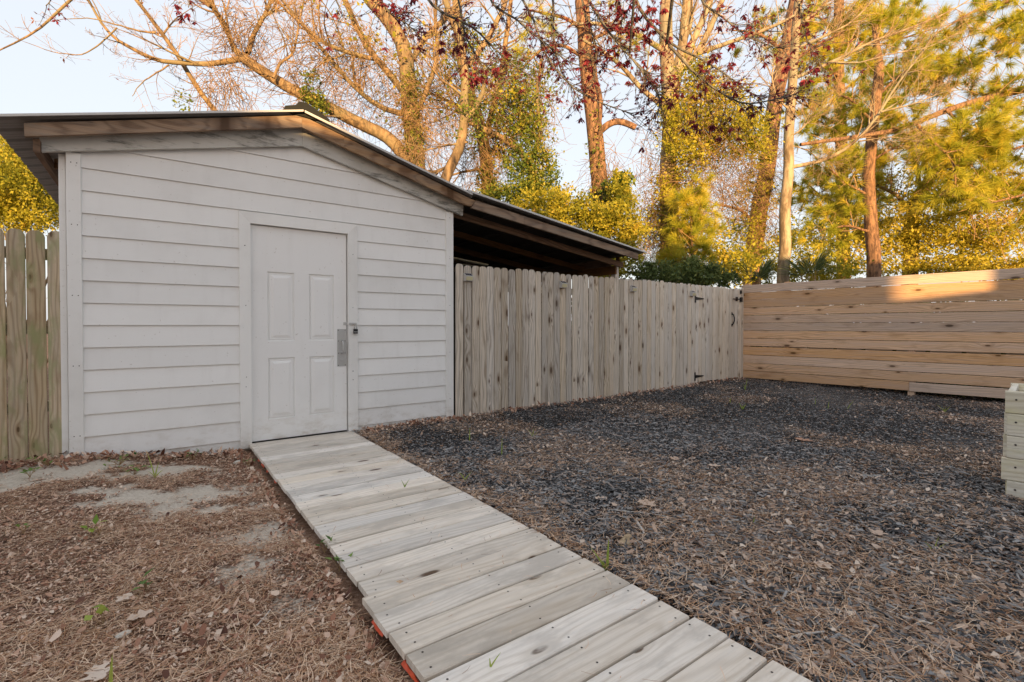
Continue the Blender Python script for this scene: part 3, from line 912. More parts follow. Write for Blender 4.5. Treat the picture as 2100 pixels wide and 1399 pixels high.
# ------------------------------------------------------------------ trees
class Branches:
    """collects limbs as centre lines with radii, skins them in batches"""
    def __init__(self): self.g = {}

    def add(self, P, r, sides):
        P = np.asarray(P, float)
        self.g.setdefault((len(P), sides), []).append((P, np.asarray(r, float)))

    def build_parts(self, mat, parent, first='trunk', rest='limb'):
        items = [(k, q) for k, L in self.g.items() for q in L]
        items.sort(key=lambda q: -q[1][1][0])
        for i, (k, q) in enumerate(items):
            b = Branches(); b.add(q[0], q[1], k[1]); b.build(first if i == 0 else rest, mat, parent)

    def build(self, name, mat, parent):
        V, Q, off = [], [], 0
        for (n, s), L in self.g.items():
            P = np.stack([a for a, b in L]); R = np.stack([b for a, b in L])
            B = len(L)
            T = np.gradient(P, axis=1); T /= np.linalg.norm(T, axis=2, keepdims=True) + 1e-9
            ch = P[:, -1] - P[:, 0]
            ref = np.cross(ch, np.array([0.31, 0.87, 0.38])); bad = np.linalg.norm(ref, axis=1) < 1e-3
            ref[bad] = (1, 0, 0)
            ref = np.repeat(ref[:, None, :], n, 1)
            A = ref - T * (ref * T).sum(2, keepdims=True); A /= np.linalg.norm(A, axis=2, keepdims=True) + 1e-9
            Bv = np.cross(T, A)
            an = np.arange(s) * 2 * math.pi / s
            ring = P[:, :, None, :] + R[:, :, None, None] * (A[:, :, None, :] * np.cos(an)[None, None, :, None] + Bv[:, :, None, :] * np.sin(an)[None, None, :, None])
            V.append(ring.reshape(-1, 3))
            i = np.arange(B * n * s).reshape(B, n, s) + off
            j = np.roll(i, -1, axis=2)
            Q.append(np.stack([i[:, :-1], j[:, :-1], j[:, 1:], i[:, 1:]], -1).reshape(-1, 4))
            off += B * n * s
        return np_mesh(name, np.concatenate(V), np.concatenate(Q), mat, parent, smooth=True)


def resample(P, n, wob=0.0):
    P = np.asarray(P, float)
    d = np.concatenate([[0], np.cumsum(np.linalg.norm(np.diff(P, axis=0), axis=1))])
    t = np.linspace(0, d[-1], n)
    # smooth by sampling a Catmull-Rom-like cubic through the points
    out = np.stack([np.interp(t, d, P[:, k]) for k in range(3)], 1)
    for _ in range(2):
        out[1:-1] = 0.25 * out[:-2] + 0.5 * out[1:-1] + 0.25 * out[2:]
    if wob:
        w = rng.normal(0, wob, (n, 3)); w[0] = 0
        w[1:-1] = (w[:-2] + w[1:-1] + w[2:]) / 3
        out += w
    return out


def shoot(p, d, L, n, curl=0.25, up=0.0, wig=0.25):
    """a branch that starts at p in direction d"""
    pts = [p]; d = d / np.linalg.norm(d)
    k = rng.normal(0, curl, 3)
    for i in range(n - 1):
        d = d + (k + rng.normal(0, wig, 3)) / n + np.array([0, 0, up / n])
        d /= np.linalg.norm(d)
        pts.append(pts[-1] + d * L / (n - 1))
    return np.array(pts)


def sprout(big, twig, P, R, n, length, levels, up=0.3, spread=0.9, t0=0.2, tips=None, decay=0.55, n_sub=6, rmin=0.0035, up_sub=None):
    """side branches along the limb P, then twigs on them, recursively"""
    m = len(P)
    for t in np.sort(rng.uniform(t0, 1.0, n)):
        f = t * (m - 1); i = min(int(f), m - 2)
        p = P[i] + (P[i + 1] - P[i]) * (f - i)
        tg = P[i + 1] - P[i]; tg = tg / (np.linalg.norm(tg) + 1e-9)
        r = R[i] + (R[min(i + 1, m - 1)] - R[i]) * (f - i)
        rd = rng.normal(0, 1, 3); rd -= tg * (rd @ tg); rd /= np.linalg.norm(rd) + 1e-9
        d = tg * rng.uniform(0.35, 1.0) + rd * spread * rng.uniform(0.6, 1.2) + np.array([0, 0, up * 0.5])
        L = length * rng.uniform(0.45, 1.15) * (1.15 - 0.55 * t)
        npt = 8 if levels >= 2 else (6 if levels == 1 else 4)
        Q = shoot(p, d, L, npt, 0.5, up, 0.55)
        r0 = max(rmin, min(r * 0.55, 0.018 * L + 0.002))
        Rq = np.linspace(r0, rmin * 0.7, npt)
        (big if levels >= 2 else twig).add(Q, Rq, 5 if levels >= 2 else 3)
        if tips is not None and levels <= 1: tips.append(np.concatenate([Q[-1], Q[-1] - Q[-2]]))
        if levels > 0:
            sprout(big, twig, Q, Rq, n_sub, L * decay, levels - 1, up if up_sub is None else up_sub, spread, 0.15, tips, decay, n_sub, rmin * .85)


def limb(pts, d, r0, r1, n=18, wob=0.015):
    """limb along survey points; d = distance, or (start, end) distances"""
    if not hasattr(d, '__len__'): d = (d, d)
    k = len(pts)
    P = [at(x, y, d[0] + (d[1] - d[0]) * i / max(1, k - 1)) for i, (x, y) in enumerate(pts)]
    P = resample(P, n, wob)
    return P, np.linspace(r0, r1, n)


def quads_mesh(name, C, D, Nn, L, W, mat, parent, var=None, base=0.35):
    """leaf-shaped quads: C base point, D direction, Nn normal hint, L length, W width"""
    D = D / (np.linalg.norm(D, axis=1, keepdims=True) + 1e-9)
    S = np.cross(D, Nn); S /= np.linalg.norm(S, axis=1, keepdims=True) + 1e-9
    U = np.cross(S, D)
    L = L[:, None]; W = W[:, None]
    v = np.stack([C, C + D * L * base + S * W / 2 + U * L * .08, C + D * L, C + D * L * base - S * W / 2 + U * L * .08], 1)
    n = len(C)
    q = np.arange(n * 4).reshape(n, 4)
    if var is None: var = rng.random(n)
    return np_mesh(name, v.reshape(-1, 3), q, mat, parent, var=np.repeat(var, 4))


def rdir(n):
    v = rng.normal(0, 1, (n, 3))
    return v / np.linalg.norm(v, axis=1, keepdims=True)


CL = []


def blob_points(x, y, rx, ry, d, dd, n, clump=0):
    """points inside an ellipsoid of foliage; clump > 0 gathers them in tufts"""
    k = rdir(n) * (rng.random(n) ** 0.42)[:, None]
    if clump:
        c = rdir(clump) * (rng.random(clump) ** 0.42)[:, None]
        w = rng.integers(0, clump, n)
        sz = rng.uniform(.10, .30, clump)
        k = c[w] + rng.normal(0, 1, (n, 3)) * sz[w][:, None] * .8
        CL.append(rng.random(clump)[w])
    else: CL.append(rng.random(n))
    c0 = at(x, y, d)
    s = d / 1000.0
    return c0 + k[:, :1] * RC * rx * s + k[:, 1:2] * np.array([0, 0, 1.0]) * ry * s + k[:, 2:] * np.array([FC[0], FC[1], 0]) * dd


def leafy(name, blobs, size, mat, parent, droop=0.0, aspect=0.6, dense=2.4):
    CL.clear()
    C = np.concatenate([blob_points(*b[:6], int(b[6] * dense), *(int(k * 1.6) for k in b[7:])) for b in blobs])
    n = len(C)
    D = rdir(n); D[:, 2] -= droop
    L = size * (.45 + 1.25 * rng.random(n) ** 1.6)
    return quads_mesh(name, C, D, rdir(n), L, L * aspect, mat, parent, var=.55 * np.concatenate(CL) + .45 * rng.random(n))


def needles(name, P, D, per, length, width, mat, parent, fan=0.9, var=None):
    """tufts of long needles at points P along directions D"""
    n = len(P)
    D = D / (np.linalg.norm(D, axis=1, keepdims=True) + 1e-9)
    C = np.repeat(P, per, 0) - np.repeat(D, per, 0) * (rng.random(n * per) * length * .5)[:, None]
    dd = np.repeat(D, per, 0) + rdir(n * per) * fan
    dd /= np.linalg.norm(dd, axis=1, keepdims=True)
    S = np.cross(dd, rdir(n * per)); S /= np.linalg.norm(S, axis=1, keepdims=True)
    L = length * rng.uniform(.6, 1.15, n * per)[:, None]
    tip = C + dd * L; tip[:, 2] -= (L[:, 0] ** 2) * .5
    v = np.stack([C + S * width / 2, C - S * width / 2, tip], 1).reshape(-1, 3)
    t = np.arange(n * per * 3).reshape(-1, 3)
    vv = np.repeat(rng.random(n), per * 3) * .6 + np.repeat(rng.random(n * per), 3) * .4
    return np_mesh(name, v, None, mat, parent, var=vv, tris=t)


M_barkgold = barkmat('tan_bark', (0.30, 0.205, 0.115), (0.11, 0.075, 0.045), 12, (0.22, 0.19, 0.11))
M_barkpale = barkmat('pale_bark', (0.40, 0.31, 0.21), (0.15, 0.11, 0.07), 7, (0.24, 0.23, 0.16))
M_barkpine = barkmat('pine_bark', (0.30, 0.17, 0.10), (0.085, 0.05, 0.034), 15)
M_barkgrey = barkmat('grey_bark', (0.17, 0.16, 0.14), (0.07, 0.065, 0.055), 18)
M_twig = plain('tan_twig', (0.36, 0.235, 0.115), 0.85, 0, 0.65, 2.2)
M_twigred = plain('russet_twig', (0.27, 0.165, 0.075), 0.85, 0, 0.8, 2.2)
M_ivy = leafmat('ivy_leaf', [(0, (0.04, 0.08, 0.014)), (.5, (0.14, 0.19, 0.025)), (.8, (0.32, 0.31, 0.045)), (1, (0.42, 0.27, 0.06))])
M_yellowleaf = leafmat('yellow_green_leaf', [(0, (0.10, 0.13, 0.015)), (.4, (0.33, 0.32, 0.03)), (.8, (0.60, 0.50, 0.06)), (1, (0.62, 0.40, 0.06))], .5)
M_darkleaf = leafmat('dark_evergreen_leaf', [(0, (0.03, 0.055, 0.02)), (.6, (0.15, 0.20, 0.06)), (1, (0.34, 0.36, 0.10))])
M_oakleaf = leafmat('live_oak_leaf', [(0, (0.14, 0.15, 0.02)), (.4, (0.45, 0.40, 0.04)), (1, (0.74, 0.56, 0.09))], .5)
M_needle = leafmat('pine_needle', [(0, (0.18, 0.22, 0.02)), (.4, (0.46, 0.46, 0.04)), (.8, (0.70, 0.58, 0.07)), (1, (0.70, 0.45, 0.10))], .5)
M_maroon = leafmat('maroon_leaf', [(0, (0.07, 0.012, 0.02)), (.6, (0.20, 0.022, 0.04)), (1, (0.38, 0.06, 0.07))], .45)
M_deadleaf = leafmat('dead_hanging_leaf', [(0, (0.14, 0.045, 0.02)), (1, (0.33, 0.13, 0.05))], .4)
M_palm = leafmat('palmetto_leaf', [(0, (0.05, 0.08, 0.03)), (1, (0.15, 0.18, 0.06))], .3)


def tree(name, label, cat, base):
    return thing(name, label, cat, tuple(base), 'trees beyond the fences')


def ground_at(px, d):
    p = at(px, 667, d); return np.array([p[0], p[1], float(ground_z(p[0], p[1])) - 0.1])


def trunk_from(px_pts, d, r0, r1, n=22, wob=.02):
    """trunk rising from the ground to its survey points"""
    P = [ground_at(px_pts[0][0], d)] + [at(x, y, d) for x, y in px_pts]
    P = resample(P, n, wob)
    R = np.linspace(r0, r1, n); R[0] *= 1.25
    return P, R


def tops(P, n, lift):
    """carry a limb on past the top of the survey"""
    d = P[-1] - P[-3]; d /= np.linalg.norm(d)
    Q = [P[-1]]
    for i in range(5):
        d = d + np.array([0, 0, .08]) + rng.normal(0, .08, 3); d /= np.linalg.norm(d)
        Q.append(Q[-1] + d * lift / 5)
    return np.array(Q)


def add_limbs(limbs, big, twig, tips, n, length, levels, **kw):
    for pts, d, r0, r1 in limbs:
        P, R = limb(pts, d, r0, r1)
        big.add(P, R, 7)
        sprout(big, twig, P, R, n, length, levels, tips=tips, **kw)


# T1: big spreading tree behind the shed
d = 10.5
t1 = tree('spreading_tree', 'large bare spreading tree whose limbs reach left over the shed roof', 'tree', ground_at(850, d))
big, twig, tr, tips = Branches(), Branches(), Branches(), []
P, R = trunk_from([(858, 345), (847, 267), (840, 200), (838, 133), (830, 83), (800, 40), (760, 0), (700, -90)], d, .24, .13, 26)
tr.add(P, R, 12)
LIMBS = [
    ([(836, 330), (800, 280), (750, 260), (717, 240), (667, 217), (620, 195), (583, 177), (533, 140), (497, 120)], (d, 9.3), .14, .09),
    ([(497, 120), (467, 125), (417, 133), (377, 130), (317, 125), (283, 107), (240, 88), (217, 63), (187, 13), (160, -40)], (9.3, 8.8), .055, .014),
    ([(497, 120), (477, 93), (460, 50), (433, 13), (405, -40)], (9.3, 9.4), .055, .03),
    ([(507, 110), (520, 70), (545, 30), (570, -40)], (9.3, 9.8), .05, .03),
    ([(845, 390), (760, 360), (640, 325), (530, 290), (470, 262), (443, 235), (407, 193), (383, 143), (360, 100), (320, 57), (293, 20), (265, -20)], (10.4, 8.8), .085, .03),
    ([(830, 190), (787, 137), (760, 107), (733, 60), (710, 7), (690, -50)], (d, 9.8), .075, .05),
    ([(838, 235), (787, 227), (733, 187), (700, 150), (660, 100), (610, 40), (560, -20)], (d, 9.6), .06, .02),
    ([(560, 160), (575, 130), (600, 112), (612, 60), (622, 0)], (9.3, 9.6), .03, .012),
    ([(760, 120), (700, 103), (660, 87), (600, 33), (560, -10)], (9.9, 9.3), .045, .02),
    ([(433, 13), (340, -50), (250, -70), (200, -40), (143, 3), (100, 40), (73, 70), (50, 80), (0, 103), (-40, 118)], (9.3, 8.2), .05, .008),
    ([(347, 133), (313, 153), (290, 170), (270, 197)], (8.8, 8.6), .016, .005),
    ([(240, 57), (207, 90), (167, 115), (113, 108), (80, 98), (50, 85)], (8.7, 8.4), .014, .004),
    ([(320, 67), (285, 62), (233, 50), (180, 35), (120, 42)], (8.8, 8.5), .018, .004),
    ([(845, 250), (880, 180), (900, 110), (890, 40), (900, -40)], (d, 10.8), .06, .03),
    ([(838, 140), (870, 80), (920, 30), (960, -20)], (d, 10.8), .06, .04),
]
for i, (pts, dd, r0, r1) in enumerate(LIMBS):
    Pl, Rl = limb(pts, dd, r0, r1, 18, .012)
    tr.add(Pl, Rl, 8)
    sprout(big, twig, Pl, Rl, 5 if i in (9, 10, 11, 12) else (16 if i in (5, 6, 8, 13, 14) else 11), .7 if i in (9, 10, 11, 12) else 1.25, 1 if i in (9, 10, 11, 12) else 2, up=.25, spread=.8, tips=tips, n_sub=5 if i in (9, 10, 11, 12) else 7, rmin=.0032)
tr.build_parts(M_barkgold, t1); big.build('branches', M_barkgold, t1)['kind'] = 'stuff'
twig.build('twig', M_twig, t1)['kind'] = 'stuff'
T = np.array(tips)
keep = rng.random(len(T)) < .05
quads_mesh('bud_leaf', T[keep, :3], T[keep, 3:] + rdir(keep.sum()) * .02, rdir(keep.sum()), rng.uniform(.05, .10, keep.sum()), rng.uniform(.02, .04, keep.sum()), M_deadleaf, t1)['kind'] = 'stuff'
iv = leafy('ivy', [(655, 215, 22, 32, 9.6, .25, 230), (630, 195, 14, 30, 9.5, .2, 120), (372, 205, 16, 32, 8.9, .2, 40), (640, 160, 20, 20, 9.5, .2, 70), (850, 290, 26, 60, 10.4, .35, 500), (845, 200, 22, 70, 10.4, .35, 350)], .055, M_ivy, t1)
iv['kind'] = 'stuff'


def simple_tree(name, label, px_pts, d, r0, r1, limbs, bark, twigm, n, length, levels, lift=3.0, trunk_n=0, foliage=(), up=.3, n_sub=5, limb_n=None, spread=.9, sides=11, cap=True, rmin=.0032):
    t = tree(name, label, 'tree', ground_at(px_pts[0][0], d))
    big, twig, tr, tips = Branches(), Branches(), Branches(), []
    P, R = trunk_from(px_pts, d, r0, r1, 24)
    tr.add(P, R, sides)
    if lift:
        Q = tops(P, 6, lift); tr.add(Q, np.linspace(r1, r1 * .4, len(Q)), 8)
        sprout(big, twig, Q, np.linspace(r1, r1 * .4, len(Q)), n, length, levels, up=up, tips=tips, n_sub=n_sub, rmin=rmin)
    if trunk_n: sprout(big, twig, P, R * .6, trunk_n, length, levels, up=up, tips=tips, t0=.45, n_sub=n_sub, rmin=rmin)
    for pts, dd, a, b in limbs:
        Pl, Rl = limb(pts, dd, a, b, 16, .012)
        tr.add(Pl, Rl, 7)
        if n: sprout(big, twig, Pl, Rl, limb_n or n, length, levels, up=up, tips=tips, n_sub=n_sub, spread=spread, rmin=rmin)
    tr.build_parts(bark, t)
    if big.g: big.build('branches', bark, t)['kind'] = 'stuff'
    if twig.g: twig.build('twig', twigm, t)['kind'] = 'stuff'
    return t, np.array(tips) if tips else np.zeros((0, 6))


# crooked small tree
t2, _ = simple_tree('crooked_tree', 'crooked forked small tree just behind the shed roof slope', [(905, 372), (920, 340), (947, 313), (957, 290), (947, 250), (953, 200), (960, 133), (930, 50), (915, 0)], 9.6, .15, .06,
    [([(947, 252), (973, 227), (990, 190), (996, 150)], 9.6, .07, .03), ([(960, 135), (1000, 80), (1033, 20), (1045, -30)], (9.6, 10), .06, .04), ([(955, 200), (900, 160), (870, 120)], (9.6, 9.3), .03, .01),
     ([(925, 340), (890, 352), (850, 362)], (9.6, 9.8), .035, .015), ([(957, 292), (910, 300), (870, 310), (850, 330)], (9.6, 9.4), .022, .01)], M_barkgold, M_twig, 9, 1.1, 2, 2.0, 6)
leafy('ivy', [(960, 250, 40, 60, 9.6, .4, 220, 12), (1000, 180, 60, 60, 9.8, .5, 260, 16)], .05, M_ivy, t2)['kind'] = 'stuff'
# trunk with ivy at 1000
t3, _ = simple_tree('ivy_clad_tree', 'dark ivy-clad trunk right of the crooked tree', [(1003, 420), (997, 333), (993, 283), (980, 233), (955, 173), (940, 100), (935, 0)], 12.5, .20, .12,
    [([(993, 285), (1010, 230), (1030, 150), (1040, 60), (1050, -20)], 12.5, .09, .05), ([(980, 235), (940, 215), (880, 190), (840, 150)], (12.5, 12), .05, .02), ([(1000, 345), (950, 352), (905, 365)], (12.5, 12), .04, .02)], M_barkgold, M_twig, 9, 1.7, 2, 2.0, 8)
leafy('ivy', [(1000, 380, 26, 60, 12.4, .4, 500), (1060, 200, 80, 90, 12.2, .8, 1500, 30), (1010, 300, 60, 50, 12.3, .5, 420, 14), (960, 120, 70, 90, 12.4, .8, 550, 22)], .075, M_ivy, t3)['kind'] = 'stuff'
leafy('dry_leaves', [(900, 170, 130, 130, 11.2, 1.2, 420, 40), (1010, 220, 90, 110, 11.5, 1, 420, 34), (760, 80, 130, 70, 10, 1, 160, 24)], .075, M_yellowleaf, t3)['kind'] = 'stuff'
# leaning ivy stump tree at 1090
t4, _ = simple_tree('leaning_tree', 'leaning trunk smothered in green ivy above the lean-to roof', [(1100, 430), (1087, 333), (1067, 300), (1023, 277), (985, 262)], 11.5, .15, .07,
    [([(1087, 335), (1110, 280), (1100, 200), (1110, 120)], 11.5, .07, .03)], M_barkgold, M_twigred, 9, 1.2, 2, .8, 10)
leafy('ivy', [(1090, 350, 60, 70, 11.2, .5, 2600, 40), (1080, 240, 60, 80, 11.3, .6, 1300, 28), (1050, 400, 70, 40, 11.2, .5, 1600, 20)], .06, M_ivy, t4)['kind'] = 'stuff'
# pine with broken stub
t5, tp5 = simple_tree('pine_tree', 'orange lit pine trunk with a sawn-off stub on its right', [(1235, 420), (1228, 350), (1221, 267), (1211, 200), (1201, 143), (1198, 70), (1197, 0)], 12.0, .24, .17,
    [([(1222, 272), (1232, 240), (1234, 207), (1222, 160), (1215, 110)], 11.8, .055, .05)], M_barkpine, M_twigred, 0, 1.0, 1, 2.5)
big = Branches(); Pl, Rl = limb([(1232, 268), (1248, 253), (1267, 247), (1285, 253), (1304, 262)], 12, .085, .075, 9, 0); big.add(Pl, Rl, 9)
e = Pl[-1]; big.add(np.array([e, e + (Pl[-1] - Pl[-2]) * .02]), np.array([.075, .002]), 9)
big.build('broken_stub', M_barkpine, t5)
big, twig, tips = Branches(), Branches(), []
add_limbs([([(1200, 120), (1150, 90), (1110, 100), (1080, 130)], (12, 11), .05, .02), ([(1198, 60), (1140, 30), (1080, 20)], (12, 11), .05, .02), ([(1198, 90), (1260, 60), (1300, 70)], (12, 11), .05, .02)], big, twig, tips, 8, .9, 1, up=.1)
big.build('branches', M_barkpine, t5)['kind'] = 'stuff'; twig.build('twig', M_twigred, t5)['kind'] = 'stuff'
T = np.array(tips); T = T[rng.random(len(T)) < .75]
needles('needle_tufts', T[:, :3], T[:, 3:], 46, .22, .006, M_needle, t5)['kind'] = 'stuff'
leafy('ivy', [(1232, 400, 26, 30, 12, .4, 420), (1222, 300, 18, 80, 11.8, .3, 120)], .06, M_ivy, t5)['kind'] = 'stuff'
# pale many-stemmed tree
t6, _ = simple_tree('many_stemmed_tree', 'tall pale trunk dividing into many upright stems, ivy on its lower half', [(1373, 560), (1372, 386), (1372, 300), (1377, 240), (1372, 172), (1366, 86), (1366, 0)], 12.0, .27, .15,
    [([(1378, 240), (1384, 163), (1402, 86), (1408, 0), (1412, -60)], 12, .13, .10), ([(1384, 170), (1410, 110), (1440, 43), (1462, -20)], (12, 12.3), .10, .07), ([(1400, 140), (1432, 107), (1457, 56), (1490, -20)], (12, 12.3), .09, .06),
     ([(1365, 222), (1311, 180), (1277, 137), (1226, 99), (1190, 80)], (12, 11.4), .07, .03), ([(1364, 105), (1307, 71), (1226, 47), (1170, 50)], (12, 11.4), .07, .03), ([(1430, 110), (1500, 86), (1564, 64), (1630, 32)], (12, 11.5), .06, .03),
     ([(1395, 330), (1432, 320), (1447, 290), (1475, 265)], (12, 11.4), .04, .02), ([(1400, 100), (1420, 40), (1415, -20)], 12.2, .06, .04)], M_barkpale, M_twig, 9, 1.5, 2, 2.5, 0, n_sub=5)
leafy('ivy', [(1380, 470, 60, 110, 11.8, .6, 2600, 40), (1420, 230, 70, 90, 11.6, .7, 2600, 42), (1500, 250, 90, 70, 11.4, .8, 2800, 44), (1400, 330, 60, 70, 11.6, .6, 1500, 24), (1430, 165, 50, 50, 11.7, .5, 700, 14), (1550, 290, 50, 50, 11.6, .6, 900, 16)], .062, M_yellowleaf, t6)['kind'] = 'stuff'


# hanging vine tangle: many thin drooping strands
def vines(parent, boxes, mat, name='vine_strands'):
    b = Branches()
    for (x, y, rx, ry, d, dd, n, L) in boxes:
        C = blob_points(x, y, rx, ry, d, dd, n)
        for p in C:
            dr = rdir(1)[0] * np.array([1, 1, .5]) - np.array([0, 0, .6])
            Q = shoot(p, dr, L * rng.uniform(.4, 1.4), 6, .9, -.4, 1.4)
            b.add(Q, np.linspace(.006, .003, 6), 3)
    o = b.build(name, mat, parent); o['kind'] = 'stuff'
    return o


vines(t6, [(1390, 440, 60, 120, 11.8, .6, 700, .8), (1470, 330, 80, 120, 11.6, .8, 700, .8), (1340, 470, 50, 90, 11.8, .5, 350, .7), (1440, 220, 70, 80, 11.6, .7, 300, .8)], M_twigred)
vines(t3, [(900, 200, 130, 130, 11.5, 1.2, 800, .9), (1060, 230, 80, 120, 12, 1, 600, .9), (990, 330, 60, 70, 12, .6, 250, .8)], M_twigred)
vines(t1, [(500, 60, 60, 60, 9.3, .5, 220, .7), (700, 130, 130, 110, 10, 1.2, 600, .9), (850, 250, 30, 100, 10.3, .4, 350, .6), (640, 250, 60, 40, 9.8, .5, 160, .6), (460, 170, 70, 60, 9.2, .5, 160, .8)], M_twigred)
vines(t5, [(1240, 350, 40, 60, 11.9, .5, 160, .7), (1330, 330, 30, 120, 12, .5, 140, .9)], M_twigred)

# leaning tree 1550
t7, tp7 = simple_tree('tall_pine', 'tall leaning trunk between the many-stemmed tree and the slender pale tree', [(1543, 560), (1556, 429), (1577, 343), (1588, 214), (1600, 150), (1620, 86), (1634, -10)], 15.0, .27, .2,
    [([(1556, 470), (1520, 430), (1470, 418)], (15, 14), .06, .03), ([(1600, 150), (1660, 100), (1740, 60)], (15, 14), .06, .02), ([(1612, 110), (1560, 70), (1500, 60)], (15, 14.4), .06, .02)], M_barkpine, M_twigred, 6, 1.5, 1, 3.0, 0)
vines(t7, [(1545, 440, 50, 110, 14.8, .5, 600, .9), (1570, 330, 40, 80, 14.8, .5, 250, .8)], M_twigred)
leafy('ivy', [(1550, 450, 45, 110, 14.8, .5, 1100, 26), (1500, 480, 60, 60, 14.6, .8, 500, 16)], .075, M_yellowleaf, t7)['kind'] = 'stuff'
# slender pale tree 1607 with sweeping branches
SL = [([(1622, 343), (1686, 334), (1729, 313), (1771, 279), (1806, 227), (1840, 172), (1890, 110), (1940, 40)], (12, 11.2), .05, .012), ([(1626, 162), (1707, 129), (1771, 90), (1840, 69), (1943, 26), (2000, -10)], (12, 11.4), .045, .012),
      ([(1640, 97), (1690, 75), (1741, 51), (1790, 0)], (12, 11.6), .035, .015), ([(1630, 60), (1680, 20), (1720, -30)], (12, 11.6), .035, .02), ([(1628, 300), (1660, 310), (1690, 340)], (12, 11.6), .015, .006),
      ([(1612, 285), (1640, 270), (1665, 240), (1700, 220)], (12, 11.5), .022, .01), ([(1806, 230), (1870, 215), (1930, 190), (2000, 180)], (11.4, 11), .02, .006), ([(1760, 290), (1830, 280), (1880, 290)], (11.5, 11.2), .018, .006),
      ([(1625, 230), (1590, 200), (1580, 160), (1590, 120)], (12, 11.8), .025, .012), ([(1710, 128), (1760, 130), (1830, 110), (1900, 100), (1980, 60)], (11.7, 11), .02, .006)]
t8, _ = simple_tree('slender_tree', 'slender pale trunk with long branches sweeping up to the right', [(1607, 585), (1611, 500), (1609, 429), (1618, 350), (1615, 290), (1624, 172), (1631, 86), (1637, 0)], 12.0, .155, .09, SL, M_barkpale, M_twig, 18, 1.15, 2, 2.2, 0, up=.15, n_sub=5, spread=.7)
# trees 1785 and 1868
t9, tp9 = simple_tree('young_pine', 'thin reddish trunk left of the stouter oak beyond the right fence', [(1791, 570), (1789, 472), (1780, 386), (1784, 326), (1790, 240), (1800, 150)], 13.5, .20, .12,
    [([(1788, 476), (1742, 463), (1677, 472)], (13.5, 13), .04, .015), ([(1783, 400), (1740, 380), (1700, 345)], (13.5, 13), .04, .02), ([(1785, 330), (1840, 300), (1900, 290)], (13.5, 13), .04, .02), ([(1790, 250), (1740, 200), (1700, 190)], (13.5, 13), .04, .02), ([(1795, 200), (1850, 150), (1900, 130)], (13.5, 13), .04, .02)], M_barkpine, M_twig, 10, 1.2, 1, 1.5, 0)
T = tp9[rng.random(len(tp9)) < .8]
needles('needle_tufts', T[:, :3], T[:, 3:], 75, .27, .012, M_needle, t9)['kind'] = 'stuff'
t10, _ = simple_tree('live_oak', 'stout oak trunk with dense gold-green leaves beyond the right fence', [(1866, 560), (1868, 493), (1871, 429), (1892, 386), (1922, 352), (1950, 300)], 16.0, .27, .14,
    [([(1870, 440), (1840, 400), (1800, 380)], (16, 15.5), .08, .04), ([(1890, 390), (1880, 340), (1860, 290)], (16, 16), .08, .04), ([(1920, 500), (2003, 467), (2050, 459), (2110, 430)], (15.6, 15), .09, .06)], M_barkgold, M_twig, 8, 1.6, 1, 1.0, 0)
leafy('crown', [(1720, 500, 90, 55, 15.8, 1.2, 2200, 36), (1830, 470, 90, 60, 15.6, 1.2, 3000, 46), (1930, 480, 90, 60, 15.4, 1.2, 3600, 50), (2040, 500, 90, 60, 15.2, 1.2, 3600, 50), (1960, 400, 110, 50, 15.8, 1.4, 2600, 44), (2060, 400, 80, 60, 15.8, 1.4, 2200, 36), (1860, 380, 80, 50, 15.8, 1.4, 1400, 30), (1900, 545, 140, 25, 15.2, 1, 2400, 26), (2060, 550, 80, 25, 15, 1, 1500, 16)], .085, M_oakleaf, t10, dense=1.7)['kind'] = 'stuff'
# big pine at right with a long bough
t11 = tree('tall_pine', 'big pine standing past the right edge with a long bough reaching left', 'tree', ground_at(2330, 14))
big, twig, tr, tips = Branches(), Branches(), Branches(), []
P, R = trunk_from([(2330, 560), (2320, 300), (2300, 60), (2290, -150)], 14, .3, .18); tr.add(P, R, 12)
PL = [([(2320, 150), (2200, 165), (2100, 184), (2020, 202), (1943, 223), (1874, 257), (1823, 274), (1750, 279), (1639, 296)], (14, 12), .13, .04), ([(1880, 255), (1909, 283), (1939, 313), (1960, 345), (1957, 400)], (12.6, 12.2), .045, .012),
      ([(1940, 225), (1990, 270), (2010, 330)], (12.8, 12.6), .04, .015), ([(2310, 60), (2200, 40), (2100, 70), (2040, 110)], (14, 12.5), .08, .02), ([(2320, 250), (2200, 260), (2100, 300), (2030, 320)], (14, 12.6), .08, .02),
      ([(2300, 0), (2150, -20), (2000, 20), (1930, 60)], (14, 12.6), .08, .02), ([(1939, 313), (1990, 300), (2030, 280)], (12.3, 12.3), .02, .01), ([(2325, 350), (2200, 380), (2090, 400), (2020, 420)], (14, 12.8), .06, .02)]
for pts, dd, a, b in PL:
    Pl, Rl = limb(pts, dd, a, b, 18, .02); tr.add(Pl, Rl, 8)
    sprout(big, twig, Pl, Rl, 20, 1.05, 1, up=.25, tips=tips, n_sub=4, spread=1.0)
tr.build_parts(M_barkpine, t11); twig.build('twig', M_twig, t11)['kind'] = 'stuff'
T = np.array(tips); T = T[rng.random(len(T)) < .85]
needles('needle_tufts', T[:, :3], T[:, 3:], 80, .28, .012, M_needle, t11)['kind'] = 'stuff'
